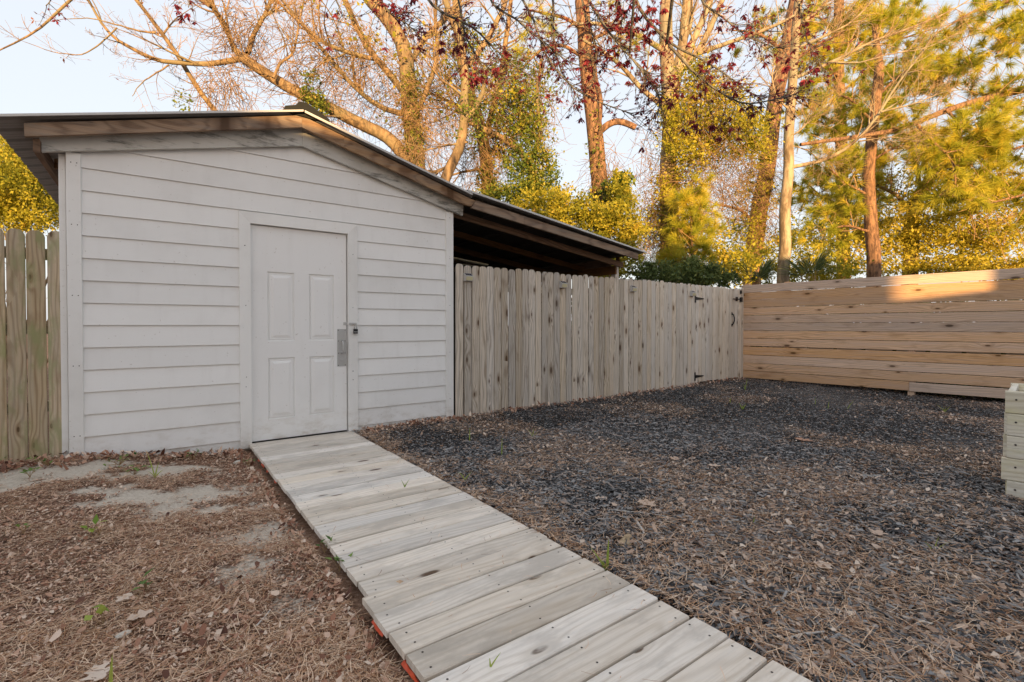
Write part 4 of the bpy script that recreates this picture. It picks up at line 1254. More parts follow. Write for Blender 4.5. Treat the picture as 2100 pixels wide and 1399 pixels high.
# pine crown filling behind the slender tree
t12 = tree('background_pine', 'golden needled pine crown behind the slender pale tree', 'tree', ground_at(1730, 17))
big, twig, tr, tips = Branches(), Branches(), Branches(), []
P, R = trunk_from([(1730, 560), (1725, 300), (1720, 80), (1715, -120)], 17.5, .25, .14); tr.add(P, R, 10)
for (x, y) in [(1620, 200), (1640, 100), (1660, 20), (1690, 250), (1760, 60), (1800, 130), (1820, 220), (1850, 30), (1780, 330), (1660, 380), (1600, 60), (1880, 150), (1700, 430), (1800, 400), (1910, 60)]:
    Pl, Rl = limb([(1725, min(540, y + 60)), ((1725 + x) / 2, y + 30), (x, y)], (17.5, 17.5 + rng.uniform(-1.5, 1.5)), .06, .02, 12, .03); tr.add(Pl, Rl, 6)
    sprout(big, twig, Pl, Rl, 14, 1.3, 1, up=.2, tips=tips, n_sub=4, t0=.35)
tr.build_parts(M_barkpine, t12); twig.build('twig', M_twigred, t12)['kind'] = 'stuff'
T = np.array(tips); T = T[rng.random(len(T)) < .8]
needles('needle_tufts', T[:, :3], T[:, 3:], 70, .32, .015, M_needle, t12)['kind'] = 'stuff'

TB = [(1680, 60, 90, 70, 60), (1800, 80, 110, 80, 80), (1760, 200, 90, 60, 55), (1880, 180, 90, 60, 60), (1700, 330, 70, 60, 45), (1680, 440, 60, 60, 40), (1770, 440, 70, 60, 45), (1560, 50, 50, 50, 16), (1850, 300, 90, 50, 50)]
def tuft_fill(parent, TB, d, per, length, width):
    P = np.concatenate([blob_points(x, y, rx, ry, d, 1.6, n, max(4, n // 7)) for x, y, rx, ry, n in TB])
    D = rdir(len(P)) * .8 + np.array([0, 0, .5])
    tb = Branches()
    for p, q in zip(P, D): tb.add(np.array([p - q * .7 + rng.normal(0, .1, 3), p - q * .3, p]), np.array([.012, .008, .005]), 3)
    tb.build('twig', M_twigred, parent)['kind'] = 'stuff'
    needles('needle_tufts', P, D, per, length, width, M_needle, parent)['kind'] = 'stuff'


tuft_fill(t12, TB, 17, 75, .38, .018)
tuft_fill(t11, [(1990, 110, 90, 70, 70), (2070, 220, 70, 80, 70), (1990, 300, 100, 60, 70), (2070, 340, 60, 60, 50), (1930, 330, 60, 40, 30), (2060, 60, 50, 50, 36), (2050, 430, 70, 40, 40)], 13.5, 95, .30, .014)

# pine sapling above the gate
t13 = tree('pine_sapling', 'bushy bright green pine sapling above the middle of the picket fence', 'tree', ground_at(1420, 10.5))
tr, big, twig, tips = Branches(), Branches(), Branches(), []
P, R = trunk_from([(1420, 560), (1420, 480), (1415, 400)], 10.5, .05, .02, 14, .01); tr.add(P, R, 7)
sprout(big, twig, P, R, 42, .85, 1, up=.3, tips=tips, t0=.5, n_sub=5, spread=1.2)
tr.build_parts(M_barkpine, t13); twig.build('twig', M_twigred, t13)['kind'] = 'stuff'
T = np.array(tips)
needles('needle_tufts', T[:, :3], T[:, 3:], 80, .22, .008, M_needle, t13)['kind'] = 'stuff'


def shrub(name, label, px, d, blobs, size, mat, stems=9, h=1.8, cat='shrub', lean=.35):
    b = ground_at(px, d)
    s = thing(name, label, cat, tuple(b), 'shrubs beyond the fences')
    st, tw = Branches(), Branches()
    for i in range(stems):
        Q = shoot(b + np.array([rng.normal(0, .2), rng.normal(0, .2), 0]), np.array([rng.normal(0, lean), abs(rng.normal(0, lean)), 1]), h * rng.uniform(.7, 1.1), 8, .3, .1, .4)
        Rq = np.linspace(.03, .008, 8); st.add(Q, Rq, 5)
        sprout(st, tw, Q, Rq, 7, .6, 1, up=.4, n_sub=4)
    st.build('stem', M_barkgold, s)['kind'] = 'stuff'; tw.build('twig', M_twigred, s)['kind'] = 'stuff'
    leafy('foliage', blobs, size, mat, s)['kind'] = 'stuff'
    return s


shrub('holly_shrub', 'yellow-green leafy shrub rising behind the lean-to roof', 1200, 10.2, [(1180, 450, 70, 50, 10.2, .6, 3000, 40), (1270, 470, 60, 60, 10.2, .6, 3600, 44), (1110, 430, 60, 40, 10.2, .5, 1800, 28), (1250, 530, 70, 40, 10.2, .6, 2400, 30), (1270, 400, 30, 45, 10.4, .4, 700, 12), (1150, 400, 30, 25, 10.4, .4, 350, 8)], .055, M_yellowleaf, 14, 2.6)
shrub('yucca_shrub', 'spiky dark shrub beside the sawn-off pine trunk', 1268, 11, [(1265, 390, 26, 40, 11, .4, 700, 14)], .09, M_ivy, 6, 3.2)
shrub('evergreen_shrub', 'dark green shrub in shade above the picket fence below the sapling', 1430, 9.9, [(1425, 560, 55, 32, 9.9, .5, 2400, 34), (1345, 560, 70, 26, 10, .5, 1700, 24), (1480, 575, 30, 20, 9.8, .3, 500, 8)], .05, M_darkleaf, 12, 1.7, lean=.12)
shrub('yellow_shrub', 'low yellow leaved shrub over the picket fence near the gate', 1500, 12.5, [(1500, 550, 60, 35, 12.5, .8, 1500, 26), (1460, 520, 60, 50, 13, .8, 900, 20), (1580, 540, 40, 40, 13, .8, 700, 14), (1690, 560, 90, 30, 13, 1, 1600, 24), (1650, 500, 70, 60, 14.5, 1, 700, 20)], .07, M_yellowleaf, 12, 2.2)
shrub('cedar_tree', 'fine golden green cedar left of the shed under the eave', -20, 8.6, [(40, 400, 90, 70, 8.6, .8, 9000, 90), (-60, 380, 110, 100, 8.8, 1, 7000, 80), (70, 330, 50, 60, 8.8, .6, 2600, 30), (10, 300, 60, 40, 8.8, .6, 1800, 24)], .045, M_yellowleaf, 10, 4.2, 'tree')


# undergrowth added just behind the fences so their gaps read dark
ug = thing('undergrowth', 'dark low undergrowth added behind the fences to darken their gaps', 'shrub', (10.6, 3.5, 0))
k = 5200
u_ = rng.random(k)
C = np.concatenate([np.stack([rng.uniform(6.2, 9.9, k), 5.9 + rng.random(k) * .9, rng.uniform(0, 1.65, k)], 1), np.stack([10.0 + rng.random(k * 2) * .8, rng.uniform(-1.2, 5.9, k * 2), rng.uniform(0, 1.5, k * 2)], 1)])
quads_mesh('foliage', C, rdir(len(C)), rdir(len(C)), rng.uniform(.10, .18, len(C)), rng.uniform(.06, .10, len(C)), M_darkleaf, ug)['kind'] = 'stuff'


# palmettos
def palmetto(label, px, py, d, n, size):
    c = at(px, py, d)
    g = np.array([c[0], c[1], float(ground_z(c[0], c[1])) - .05])
    s = thing('palmetto', label, 'palm', tuple(g), 'palmettos behind the gate corner')
    st = Branches(); V, Q, var = [], [], []
    for k in range(n):
        az = rng.uniform(0, 6.283); el = rng.uniform(.5, 1.3)
        dv_ = np.array([math.cos(az) * math.cos(el), math.sin(az) * math.cos(el), math.sin(el)])
        top = c + dv_ * size * .35
        stem = resample([g, g * .4 + c * .6 + dv_ * .05, top], 6); st.add(stem, np.linspace(.012, .007, 6), 4)
        side = np.cross(dv_, [0, 0, 1]); side /= np.linalg.norm(side)
        for j in range(18):
            a = (j / 17 - .5) * 2.5
            dd = dv_ * math.cos(a) + side * math.sin(a)
            L = size * (.8 - .25 * abs(a) / 1.25) * rng.uniform(.9, 1.1)
            nn = np.cross(dd, rdir(1)[0]); nn /= np.linalg.norm(nn); w = .011
            i = len(V); m = top + dd * L * .5; tip = top + dd * L - np.array([0, 0, .12 * L])
            V += [top, m + nn * w, tip, m - nn * w]; Q.append((i, i + 1, i + 2, i + 3)); var += [rng.random()] * 4
    st.build('stalk', M_twig, s)
    np_mesh('frond', np.array(V), np.array(Q), M_palm, s, var=np.array(var))['kind'] = 'stuff'


palmetto('palmetto fan showing over the gate corner, left of the slender trunk', 1545, 590, 10.6, 7, .75)
palmetto('palmetto fan over the fence just right of the slender trunk', 1660, 580, 11.6, 8, .9)

# ------------------------------------------------------------------ overhanging maroon-leaved maple, rooted behind the viewpoint
mt = thing('maple_tree', 'dark overhanging maple boughs hung with maroon leaf clusters', 'tree', (-1.6, -2.4, -.05))
tr, big, twig = Branches(), Branches(), Branches()
base = np.array([-1.6, -2.4, -.08])
crotch = np.array([-1.3, -1.8, 3.0])
P = resample([base, base * .6 + crotch * .4 + np.array([.05, .05, 0]), crotch], 12, .01); tr.add(P, np.linspace(.15, .10, 12), 10)


def overhead(px_pts, d, r1, start_r=.05):
    t_ = [at(x, y, d) for x, y in px_pts]
    a = t_[0]; dirn = (t_[1] - t_[0]); dirn /= np.linalg.norm(dirn)
    mid1 = crotch + np.array([.2, .3, 1.3]); mid2 = a * .65 + crotch * .35 + np.array([0, 0, 1.0])
    P = resample([crotch, mid1, mid2, a], 14, .02); tr.add(P, np.linspace(start_r, r1 * 1.3, 14), 7)
    Q = resample(t_, 16, .008); R = np.linspace(r1 * 1.3, .004, 16); tr.add(Q, R, 6)
    return Q, R


MB = [([(1290, -60), (1301, 0), (1329, 43), (1371, 92), (1414, 109), (1457, 129), (1510, 170), (1560, 205)], 4.6, .016), ([(1371, 92), (1406, 129), (1434, 163), (1474, 189), (1526, 216), (1577, 206), (1640, 190)], 4.5, .010),
      ([(1190, -60), (1209, 13), (1243, 56), (1286, 111), (1337, 161)], 4.4, .014), ([(1185, -40), (1200, 26), (1217, 73), (1226, 129), (1215, 180)], 4.5, .010), ([(1120, -60), (1140, 20), (1130, 80), (1150, 150), (1190, 200)], 4.8, .010),
      ([(860, -50), (873, 7), (920, 33), (967, 52), (1010, 95), (1060, 140), (1110, 170)], 4.8, .012), ([(770, -50), (782, 0), (800, 30), (830, 45), (855, 70)], 4.8, .010), ([(990, -60), (1010, 10), (1060, 40), (1120, 90), (1170, 130)], 4.6, .011),
      ([(1420, -60), (1440, 10), (1500, 50), (1560, 90), (1610, 100)], 4.7, .010), ([(930, -60), (945, 30), (955, 80), (985, 130), (1040, 165)], 4.9, .010), ([(1040, -60), (1090, 30), (1120, 120), (1180, 190), (1250, 220), (1300, 235)], 4.7, .010),
      ([(680, -50), (690, 0), (705, 40)], 4.8, .008), ([(380, -60), (390, -20), (385, 15)], 4.6, .008), ([(140, -70), (120, -20), (95, 10)], 4.6, .006), ([(1290, 110), (1320, 150), (1350, 190), (1352, 230)], 4.4, .007), ([(1600, -60), (1640, 20), (1660, 90), (1690, 140)], 4.9, .008)]
cl_p, cl_d, cl_s = [], [], []
for k, (pts, d, r1) in enumerate(MB):
    Q, R = overhead(pts, d, r1)
    small = k in (11, 12, 13)
    for t in rng.uniform(.22, 1.0, 7 if small else 64):
        f = t * 15; i = min(int(f), 14); p = Q[i] + (Q[i + 1] - Q[i]) * (f - i)
        S = shoot(p, (Q[i + 1] - Q[i]) / np.linalg.norm(Q[i + 1] - Q[i]) + rdir(1)[0] * 1.0, rng.uniform(.08, .42), 6, .6, .1, .7)
        twig.add(S, np.linspace(.0035, .0016, 6), 4)
        for q in (2, 3, 4, 5):
            if rng.random() < .6: cl_p.append(S[q]); cl_d.append(S[q] - S[q - 1]); cl_s.append(rng.choice([.28, .4, .55, 1.0], p=[.50, .32, .12, .06]))
# thick maroon masses
for (x, y, n, s) in [(1300, 60, 34, 1.0), (1270, 30, 22, .9), (1265, 110, 14, .8), (930, 85, 16, .9), (965, 150, 16, .8), (990, 150, 10, .8), (1365, 175, 9, 1.), (1435, 260, 9, .8), (1480, 120, 10, .9), (1540, 45, 8, .9), (380, 15, 9, .9), (1230, 130, 12, .8), (1500, 258, 8, .8), (1580, 140, 8, .8), (1270, -5, 14, .9), (1340, 20, 14, .9), (825, 5, 6, .7), (1450, 185, 8, .7), (1350, 120, 8, .7), (1655, 160, 8, .7)]:
    C = blob_points(x, y, 42 * s, 34 * s, 4.5, .14, n)
    for p in C:
        S = shoot(p + np.array([0, 0, .12]), np.array([rng.normal(0, .5), rng.normal(0, .5), -1]), .12, 4, .3, 0, .4); twig.add(S, np.linspace(.003, .0016, 4), 3)
        cl_p.append(p); cl_d.append(np.array([0, 0, -1.]) + rdir(1)[0] * .5); cl_s.append(rng.uniform(.7, 1.1))
cl_p, cl_d, cl_s = np.array(cl_p), np.array(cl_d), np.array(cl_s)
n = len(cl_p); per = 9
D = np.repeat(cl_d / (np.linalg.norm(cl_d, axis=1, keepdims=True) + 1e-9), per, 0) * .5 + rdir(n * per) * .8; D[:, 2] -= .45
L = np.repeat(cl_s, per) * .058 * rng.uniform(.6, 1.2, n * per)
tr.build_parts(M_barkgrey, mt, 'trunk', 'bough'); twig.build('twig', M_barkgrey, mt)['kind'] = 'stuff'
quads_mesh('leaf_clusters', np.repeat(cl_p, per, 0) + rdir(n * per) * .006, D, rdir(n * per), L, L * .36, M_maroon, mt, var=np.clip(np.repeat(rng.random(n), per) * .7 + rng.random(n * per) * .3, 0, 1), base=.55)['kind'] = 'stuff'


# ------------------------------------------------------------------ litter on the ground
FW = np.array([FC[0], FC[1]]); FW /= np.linalg.norm(FW)


def scatter(n, x0, x1, y0, y1, power=1.15, pred=None):
    """ground points, denser near the viewpoint and in front of it"""
    out = []
    have = 0
    while have < n:
        x = rng.uniform(x0, x1, n * 4); y = rng.uniform(y0, y1, n * 4)
        r = np.hypot(x, y) + .3
        c = (x * FW[0] + y * FW[1]) / r
        w = np.minimum(1, (1.6 / r) ** power) * np.where(c > .6, 1, .12)
        k = rng.random(len(x)) < w
        k &= ~((x > .64) & (x < 1.645) & (y < 5.09))
        k &= ~((y > 5.055) & (x > -.62) & (x < 2.9))
        if pred is not None: k &= pred(x, y)
        out.append(np.stack([x[k], y[k]], 1)); have += k.sum()
    return np.concatenate(out)[:n]


def chips(name, label, P, l0, l1, w0, w1, h0, h1, mat, lift=.018, var=None, bias=0.0):
    n = len(P)
    L = l0 + (l1 - l0) * rng.random(n) ** 1.7; W = rng.uniform(w0, w1, n); H = rng.uniform(h0, h1, n)
    a = rng.uniform(0, math.pi * 2, n) if not bias else rng.normal(bias, .7, n)
    z = ground_z(P[:, 0], P[:, 1]) + rng.random(n) * lift
    u = np.stack([np.cos(a), np.sin(a), rng.normal(0, .16, n)], 1); v = np.stack([-np.sin(a), np.cos(a), rng.normal(0, .2, n)], 1)
    c = np.stack([P[:, 0], P[:, 1], z], 1)
    j = lambda s: 1 + rng.normal(0, s, n)
    up = np.array([0, 0, 1.0])
    e = lambda su, sv, sh: c + u * (L * su * j(.15))[:, None] / 2 + v * (W * sv * j(.25))[:, None] / 2 + up * (H * sh)[:, None]
    V = np.stack([e(-1, -1, 0), e(.9, -.8, 0), e(1, .7, 0), e(-.85, 1, 0), e(rng.uniform(-.6, .6, n), rng.uniform(-.5, .5, n), 1)], 1).reshape(-1, 3)
    i = np.arange(n)[:, None] * 5
    Q = None
    T = np.concatenate([i + np.array([[k, (k + 1) % 4, 4]]) for k in range(4)])
    if var is None: var = rng.random(n)
    o = np_mesh(name, V, Q, mat, var=np.repeat(var, 5), tris=T)
    return tag(o, label, kind='stuff')


def strips(name, label, P, l0, l1, w, mat, lift=.03, var=None):
    n = len(P)
    L = rng.uniform(l0, l1, n); a = rng.uniform(0, math.pi * 2, n); b = a + rng.normal(0, .45, n)
    z = ground_z(P[:, 0], P[:, 1]) + .006 + rng.random(n) * lift
    c = np.stack([P[:, 0], P[:, 1], z], 1)
    d1 = np.stack([np.cos(a), np.sin(a), rng.normal(0, .06, n)], 1); d2 = np.stack([np.cos(b), np.sin(b), rng.normal(-.03, .08, n)], 1)
    p0 = c - d1 * L[:, None] / 2; p1 = c; p2 = c + d2 * L[:, None] / 2
    s = np.stack([-np.sin(a), np.cos(a), np.zeros(n)], 1) * (w * rng.uniform(.7, 1.3, n))[:, None] / 2
    V = np.stack([p0 - s, p0 + s, p1 - s, p1 + s, p2 - s * .4, p2 + s * .4], 1).reshape(-1, 3)
    i = np.arange(n)[:, None] * 6
    Q = np.concatenate([i + np.array([[0, 2, 3, 1]]), i + np.array([[2, 4, 5, 3]])])
    if var is None: var = rng.random(n)
    o = np_mesh(name, V, Q, mat, var=np.repeat(var, 6))
    return tag(o, label, kind='stuff')


def flakes(name, label, P, s0, s1, mat, lift=.028, var=None, stand=.35):
    n = len(P)
    S = s0 + (s1 - s0) * rng.random(n) ** 2.2
    a = rng.uniform(0, math.pi * 2, n)
    z = ground_z(P[:, 0], P[:, 1]) + .004 + rng.random(n) * lift
    c = np.stack([P[:, 0], P[:, 1], z], 1)
    u = np.stack([np.cos(a), np.sin(a), rng.normal(0, stand, n)], 1); v = np.stack([-np.sin(a), np.cos(a), rng.normal(0, stand, n)], 1)
    j = lambda: rng.uniform(.6, 1.2, n)
    up = np.array([0, 0, 1.0])
    e = lambda su, sv, sh: c + u * (S * su * j())[:, None] / 2 + v * (S * sv * .62 * j())[:, None] / 2 + up * (S * sh * rng.uniform(-.3, 1, n))[:, None]
    V = np.stack([e(-1, 0, .25), e(-.3, -1, .1), e(.6, -.7, .25), e(1.1, .1, .3), e(.4, .9, .2), e(-.5, .8, .1), e(0, 0, -.1)], 1).reshape(-1, 3)
    i = np.arange(n)[:, None] * 7
    T = np.concatenate([i + np.array([[k, (k + 1) % 6, 6]]) for k in range(6)])
    if var is None: var = rng.random(n)
    o = np_mesh(name, V, None, mat, var=np.repeat(var, 7), tris=T)
    return tag(o, label, kind='stuff')


M_mulch = scattermat('bark_mulch', [(0, (0.012, 0.012, 0.013)), (.4, (0.038, 0.037, 0.039)), (.7, (0.13, 0.128, 0.13)), (.9, (0.36, 0.35, 0.34)), (.94, (0.30, 0.18, 0.11)), (1, (0.42, 0.27, 0.18))], .7, .4)
M_pinestraw = scattermat('brown_pine_straw', [(0, (0.14, 0.055, 0.03)), (.35, (0.52, 0.285, 0.15)), (1, (0.90, 0.69, 0.50))])
M_flake = leafmat('dry_leaf_flake', [(0, (0.09, 0.04, 0.03)), (.3, (0.38, 0.185, 0.115)), (.65, (0.64, 0.41, 0.29)), (1, (0.82, 0.68, 0.55))], .15, .75)
M_flakepale = leafmat('pale_leaf_flake', [(0, (0.24, 0.14, 0.09)), (.5, (0.56, 0.40, 0.30)), (1, (0.80, 0.67, 0.55))], .15, .75)
M_crumb = scattermat('soil_crumb', [(0, (0.045, 0.025, 0.018)), (.4, (0.40, 0.225, 0.15)), (1, (0.78, 0.59, 0.45))])

right = lambda x, y: (x > 1.63)
left = lambda x, y: (x < .66)
leftns = lambda x, y: (x < .66) & (rng.random(len(x)) > sand_mask(x, y) * 1.05)
leftstraw = lambda x, y: leftns(x, y) & (rng.random(len(x)) < .25 + .9 * sm(vnoise(x * 2.3, y * 2.3, 41) * .6 + vnoise(x * 6.1, y * 6.1, 42) * .4, .35, .65))


def rightlight(x, y):          # straw and leaves gather in drifts and towards the near right
    m = vnoise(x * 1.3, y * 1.3, 31) * .7 + vnoise(x * 3.7, y * 3.7, 32) * .4
    m = m + .16 * sm(2.2 - y, 0, 1.8) + .25 * np.exp(-(5.05 - y) / .12) + .3 * np.exp(-(x - 1.63) / .12)
    return (x > 1.63) & (rng.random(len(x)) < sm(m, .38, .95))


P = scatter(125000, 1.63, 10.2, -.6, 5.08, 1.0, right)
chips('bark_mulch', 'black shredded bark mulch covering the right half of the yard', P, .006, .045, .003, .011, .003, .010, M_mulch, .026)
P = scatter(17000, 1.63, 5.0, -.6, 4.0, 1.3, right)
chips('coarse_mulch', 'longer charcoal mulch shreds lying in the foreground right', P, .02, .085, .005, .014, .004, .012, M_mulch, .030, var=np.clip(rng.normal(.76, .2, len(P)), 0, .92))
P = scatter(34000, 1.63, 10.2, -.6, 5.08, 1.1, rightlight)
strips('pine_straw', 'brown pine needles strewn over the black mulch', P, .04, .15, .0018, M_pinestraw, .034)
P = scatter(20000, 1.63, 10.2, -.6, 5.08, 1.0, rightlight)
flakes('leaf_litter', 'tan dry leaf scraps strewn over the black mulch', P, .007, .045, M_flakepale, .030)
P = scatter(36000, -3.2, .66, -.4, 5.2, 1.1, leftstraw)
strips('pine_straw', 'brown pine needles covering the ground left of the boardwalk', P, .035, .12, .0017, M_pinestraw, .026)
P = scatter(25000, -3.2, .66, -.4, 5.2, 1.0, leftns)
flakes('leaf_litter', 'brown crumbled leaves covering the ground left of the boardwalk', P, .004, .032, M_flake, .022)
P = scatter(40000, -3.2, .66, -.4, 5.2, 1.0, leftns)
chips('soil_crumbs', 'loose soil crumbs and bark bits left of the boardwalk', P, .004, .026, .003, .010, .002, .008, M_crumb, .016)


# drifts of leaves along the shed, the fence foot and the boardwalk
def drift(n, a, b, w):
    t = rng.random(n); o = np.abs(rng.normal(0, w, n))
    return np.stack([a[0] + (b[0] - a[0]) * t, a[1] + (b[1] - a[1]) * t - o], 1)


P = np.concatenate([drift(600, (1.72, 5.06), (2.86, 5.06), .10), drift(700, (2.9, 5.08), (9.3, 5.08), .10), drift(500, (-.5, 5.06), (.6, 5.06), .09), drift(350, (-1.4, 5.1), (-.5, 5.1), .12)])
flakes('leaf_drift', 'reddish brown leaves drifted along the foot of shed and fence', P, .02, .06, M_flake, .04, stand=.6)
t = rng.random(700)
P = np.stack([.655 - np.abs(rng.normal(0, .07, 700)), rng.uniform(.2, 4.95, 700)], 1)
P = np.concatenate([P, scatter(700, -.6, .66, -.2, 2.6, 1.2, lambda x, y: (x < .66) & (rng.random(len(x)) < sm(x + .25 * y, .1, .9)))])
flakes('leaf_drift', 'dead leaves drifted against the left side of the boardwalk', P, .012, .05, M_flake, .035, stand=.6)
P = np.stack([1.645 + np.abs(rng.normal(0, .05, 900)), rng.uniform(.2, 4.95, 900)], 1)
strips('straw_drift', 'pine straw gathered along the right edge of the boardwalk', P, .06, .16, .0022, M_pinestraw, .035)


# crumbs and straw caught on and between the deck boards
k = 260
P = np.stack([rng.uniform(.70, 1.60, k), rng.uniform(.3, 5.0, k)], 1)
row = np.round((5.075 - P[:, 1]) / .1432); P[:170, 1] = (5.075 - row * .1432 + rng.normal(0, .006, k))[:170]
o = strips('deck_debris', 'bits of straw and leaf caught on the boardwalk planks', P, .015, .07, .002, M_pinestraw, .004)
o.location.z = .030
me = o.data; cz = np.zeros(len(me.vertices) * 3, dtype=np.float32); me.vertices.foreach_get('co', cz); cz = cz.reshape(-1, 3)
gz = ground_z(cz[:, 0], cz[:, 1]); cz[:, 2] += -gz + np.where(cz[:, 1] > 1.92, -.006, .010); me.vertices.foreach_set('co', cz.ravel()); me.update()

# ------------------------------------------------------------------ single things lying on the ground
def oak_leaf(label, px, py, size, var, mat=M_flakepale, yaw=None):
    c = on_ground(px, py, 0.0); c[2] = float(ground_z(c[0], c[1])) + .028
    if yaw is None: yaw = rng.uniform(0, 6.28)
    n = 22
    out = []
    for i in range(n):
        t = i / (n - 1)
        w = .34 * math.sin(math.pi * min(1, t * 1.03)) ** .7 * (1 + .38 * math.sin(t * 17 + 1))
        out.append((t - .5, max(.012, w)))
    V, T = [], []
    curl = rng.uniform(.1, .3)
    for (x, w) in out:
        for sgn in (-1, 0, 1):
            V.append((x, sgn * w * rng.uniform(.85, 1.1), curl * (x * x * 1.2 + (abs(sgn) * w) ** 1.2) + rng.normal(0, .012)))
    for i in range(n - 1):
        for k in (0, 1):
            a = i * 3 + k; T += [(a, a + 1, a + 4, a + 3)]
    V = np.array(V) * size
    ca, sa = math.cos(yaw), math.sin(yaw)
    V = np.stack([V[:, 0] * ca - V[:, 1] * sa + c[0], V[:, 0] * sa + V[:, 1] * ca + c[1], V[:, 2] + c[2]], 1)
    o = np_mesh('fallen_leaf', V, np.array(T), mat, var=np.full(len(V), var), smooth=True)
    return tag(o, label, 'leaf', 'large fallen leaves')


oak_leaf('large tan oak leaf on the mulch above the pale bark chunk', 1326, 1042, .13, .62)
oak_leaf('long rust coloured leaf on the mulch in front of the board fence', 1648, 904, .16, .45, M_flake)
oak_leaf('curled tan leaf on the mulch midway to the board fence', 1465, 960, .10, .7)
oak_leaf('brown leaf lying on the mulch nearer the gate side', 1385, 945, .11, .55)
oak_leaf('small tan leaf left of the large oak leaf on the mulch', 1232, 1030, .08, .7)
oak_leaf('pale leaf on the brown soil beside the white pebble', 286, 1256, .085, .72)
oak_leaf('tan leaf on the brown soil up and left of the pebble', 255, 1226, .07, .85)
oak_leaf('rosy leaf lying in the near right corner of the mulch', 1945, 1330, .085, .55)
oak_leaf('pale crumpled leaf right of the boardwalk in the foreground mulch', 1690, 1165, .09, .85)
oak_leaf('crumpled leaf among straw at the centre right foreground', 1800, 1100, .09, .6)
oak_leaf('light leaf resting at the boardwalk edge among straw', 1435, 1218, .07, .95)
oak_leaf('dry leaf on the soil below the tall green blade', 200, 1375, .10, .9)

# weathered bark chunk, bleached splinter, pebbles
def lump(name, label, cat, px, py, sx, sy, sz, mat, yaw=0.0, rough=.25):
    c = on_ground(px, py, 0.0); c[2] = float(ground_z(c[0], c[1])) + .012
    V, F = [], []
    nu, nv = 12, 7
    for j in range(nv + 1):
        th = math.pi * j / nv
        for i in range(nu):
            ph = 2 * math.pi * i / nu
            k = 1 + rough * (vnoise(np.array(math.cos(ph) * 2 + 5 + px), np.array(math.sin(ph) * 2 + j * .9 + py), 3) - .5) * 2
            V.append((math.sin(th) * math.cos(ph) * sx * k, math.sin(th) * math.sin(ph) * sy * k, math.cos(th) * sz * k))
    for j in range(nv):
        for i in range(nu):
            F.append((j * nu + i, (j + 1) * nu + i, (j + 1) * nu + (i + 1) % nu, j * nu + (i + 1) % nu))
    V = np.array(V, float); ca, sa = math.cos(yaw), math.sin(yaw)
    V = np.stack([V[:, 0] * ca - V[:, 1] * sa + c[0], V[:, 0] * sa + V[:, 1] * ca + c[1], V[:, 2] + c[2] + sz * .5], 1)
    o = np_mesh(name, V, np.array(F), mat, smooth=name == 'pebble')
    return tag(o, label, cat)


M_stone = plain('pale_stone', (0.62, 0.58, 0.50), 0.8, 0, .2, 30)
M_barkchunk = plain('pale_bark_chunk', (0.42, 0.31, 0.19), 0.9, 0, .5, 60)
lump('bark_chunk', 'pale flaky bark chunk on the mulch beside the green shoot', 'bark', 1284, 1113, .052, .032, .018, M_barkchunk, .3, .5)
lump('pebble', 'flat white pebble on the brown soil at lower left', 'stone', 253, 1287, .028, .017, .008, M_stone, .5, .12)
lump('pebble', 'pale stone beside the door casing at the boardwalk start', 'stone', 487, 938, .035, .022, .014, M_stone, 0.2, .2)


def stick(label, pts, r, mat, name='stick'):
    P = []
    for px, py in pts:
        c = on_ground(px, py, 0.0); c[2] = float(ground_z(c[0], c[1])) + .024; P.append(c)
    P = resample(P, 9, .002)
    v, f = tube_mesh([Vector(p) for p in P], list(np.linspace(r, r * .55, 9)), 6)
    o = mesh_obj(name, v, f, mat)
    return tag(o, label, 'stick')


M_bleached = plain('bleached_wood', (0.55, 0.52, 0.48), 0.85, 0, .25, 30)
M_brownstick = plain('brown_stick', (0.30, 0.19, 0.13), 0.85, 0, .3, 30)
stick('bleached splinter lying just above the bark chunk', [(1305, 1072), (1314, 1086), (1322, 1100)], .009, M_bleached)
stick('thin pale twig arched across the mulch below the large oak leaf', [(1249, 1052), (1300, 1056), (1350, 1063), (1398, 1072)], .0035, M_bleached)
stick('short pale stick on the straw right of the boardwalk end', [(1612, 1322), (1645, 1310), (1690, 1306)], .0065, M_bleached)
stick('grey stick lying among the foreground mulch shreds', [(1850, 1270), (1890, 1278), (1935, 1288)], .006, M_bleached)
stick('thick brown stick end at the right edge foreground', [(2060, 1305), (2080, 1296), (2110, 1284)], .011, M_brownstick)
stick('thin dark twig on the brown soil at lower left', [(392, 1252), (420, 1260), (445, 1266)], .0035, M_brownstick)
stick('straight tan twig slanting on the soil beside the boardwalk', [(525, 1272), (540, 1257), (556, 1242)], .003, M_bleached)

# green shoots
M_shoot = leafmat('green_blade', [(0, (0.14, 0.27, 0.03)), (1, (0.48, 0.56, 0.12))], .4, .5)
M_weed = leafmat('weed_leaf', [(0, (0.06, 0.14, 0.035)), (1, (0.24, 0.36, 0.09))], .35, .5)


def blades(label, px, py, specs, z=None, cat='grass', var=.5):
    """specs: (height, lean in image right, bend, width)"""
    c = on_ground(px, py, 0.0 if z is None else z)
    c[2] = (float(ground_z(c[0], c[1])) if z is None else z) + .002
    V, Q = [], []
    for h, lean, bend, w in specs:
        i0 = len(V)
        for k in range(7):
            t = k / 6
            p = c + RC * (lean * t + bend * t * t) * h + np.array([0, 0, h * (t - .45 * abs(bend) * t * t)])
            ww = w * (1 - t ** 2.2) * .62 + .0004
            V += [p - RC * ww, p + np.array([FC[0], FC[1], 0]) * ww * .5, p + RC * ww]
        for k in range(6):
            for m in (0, 1):
                a = i0 + k * 3 + m; Q.append((a, a + 1, a + 4, a + 3))
    o = np_mesh('grass_shoot', np.array(V), np.array(Q), M_shoot, var=np.clip(rng.normal(var, .15, len(V)), 0, 1), smooth=True)
    return tag(o, label, cat, 'green shoots in the yard')


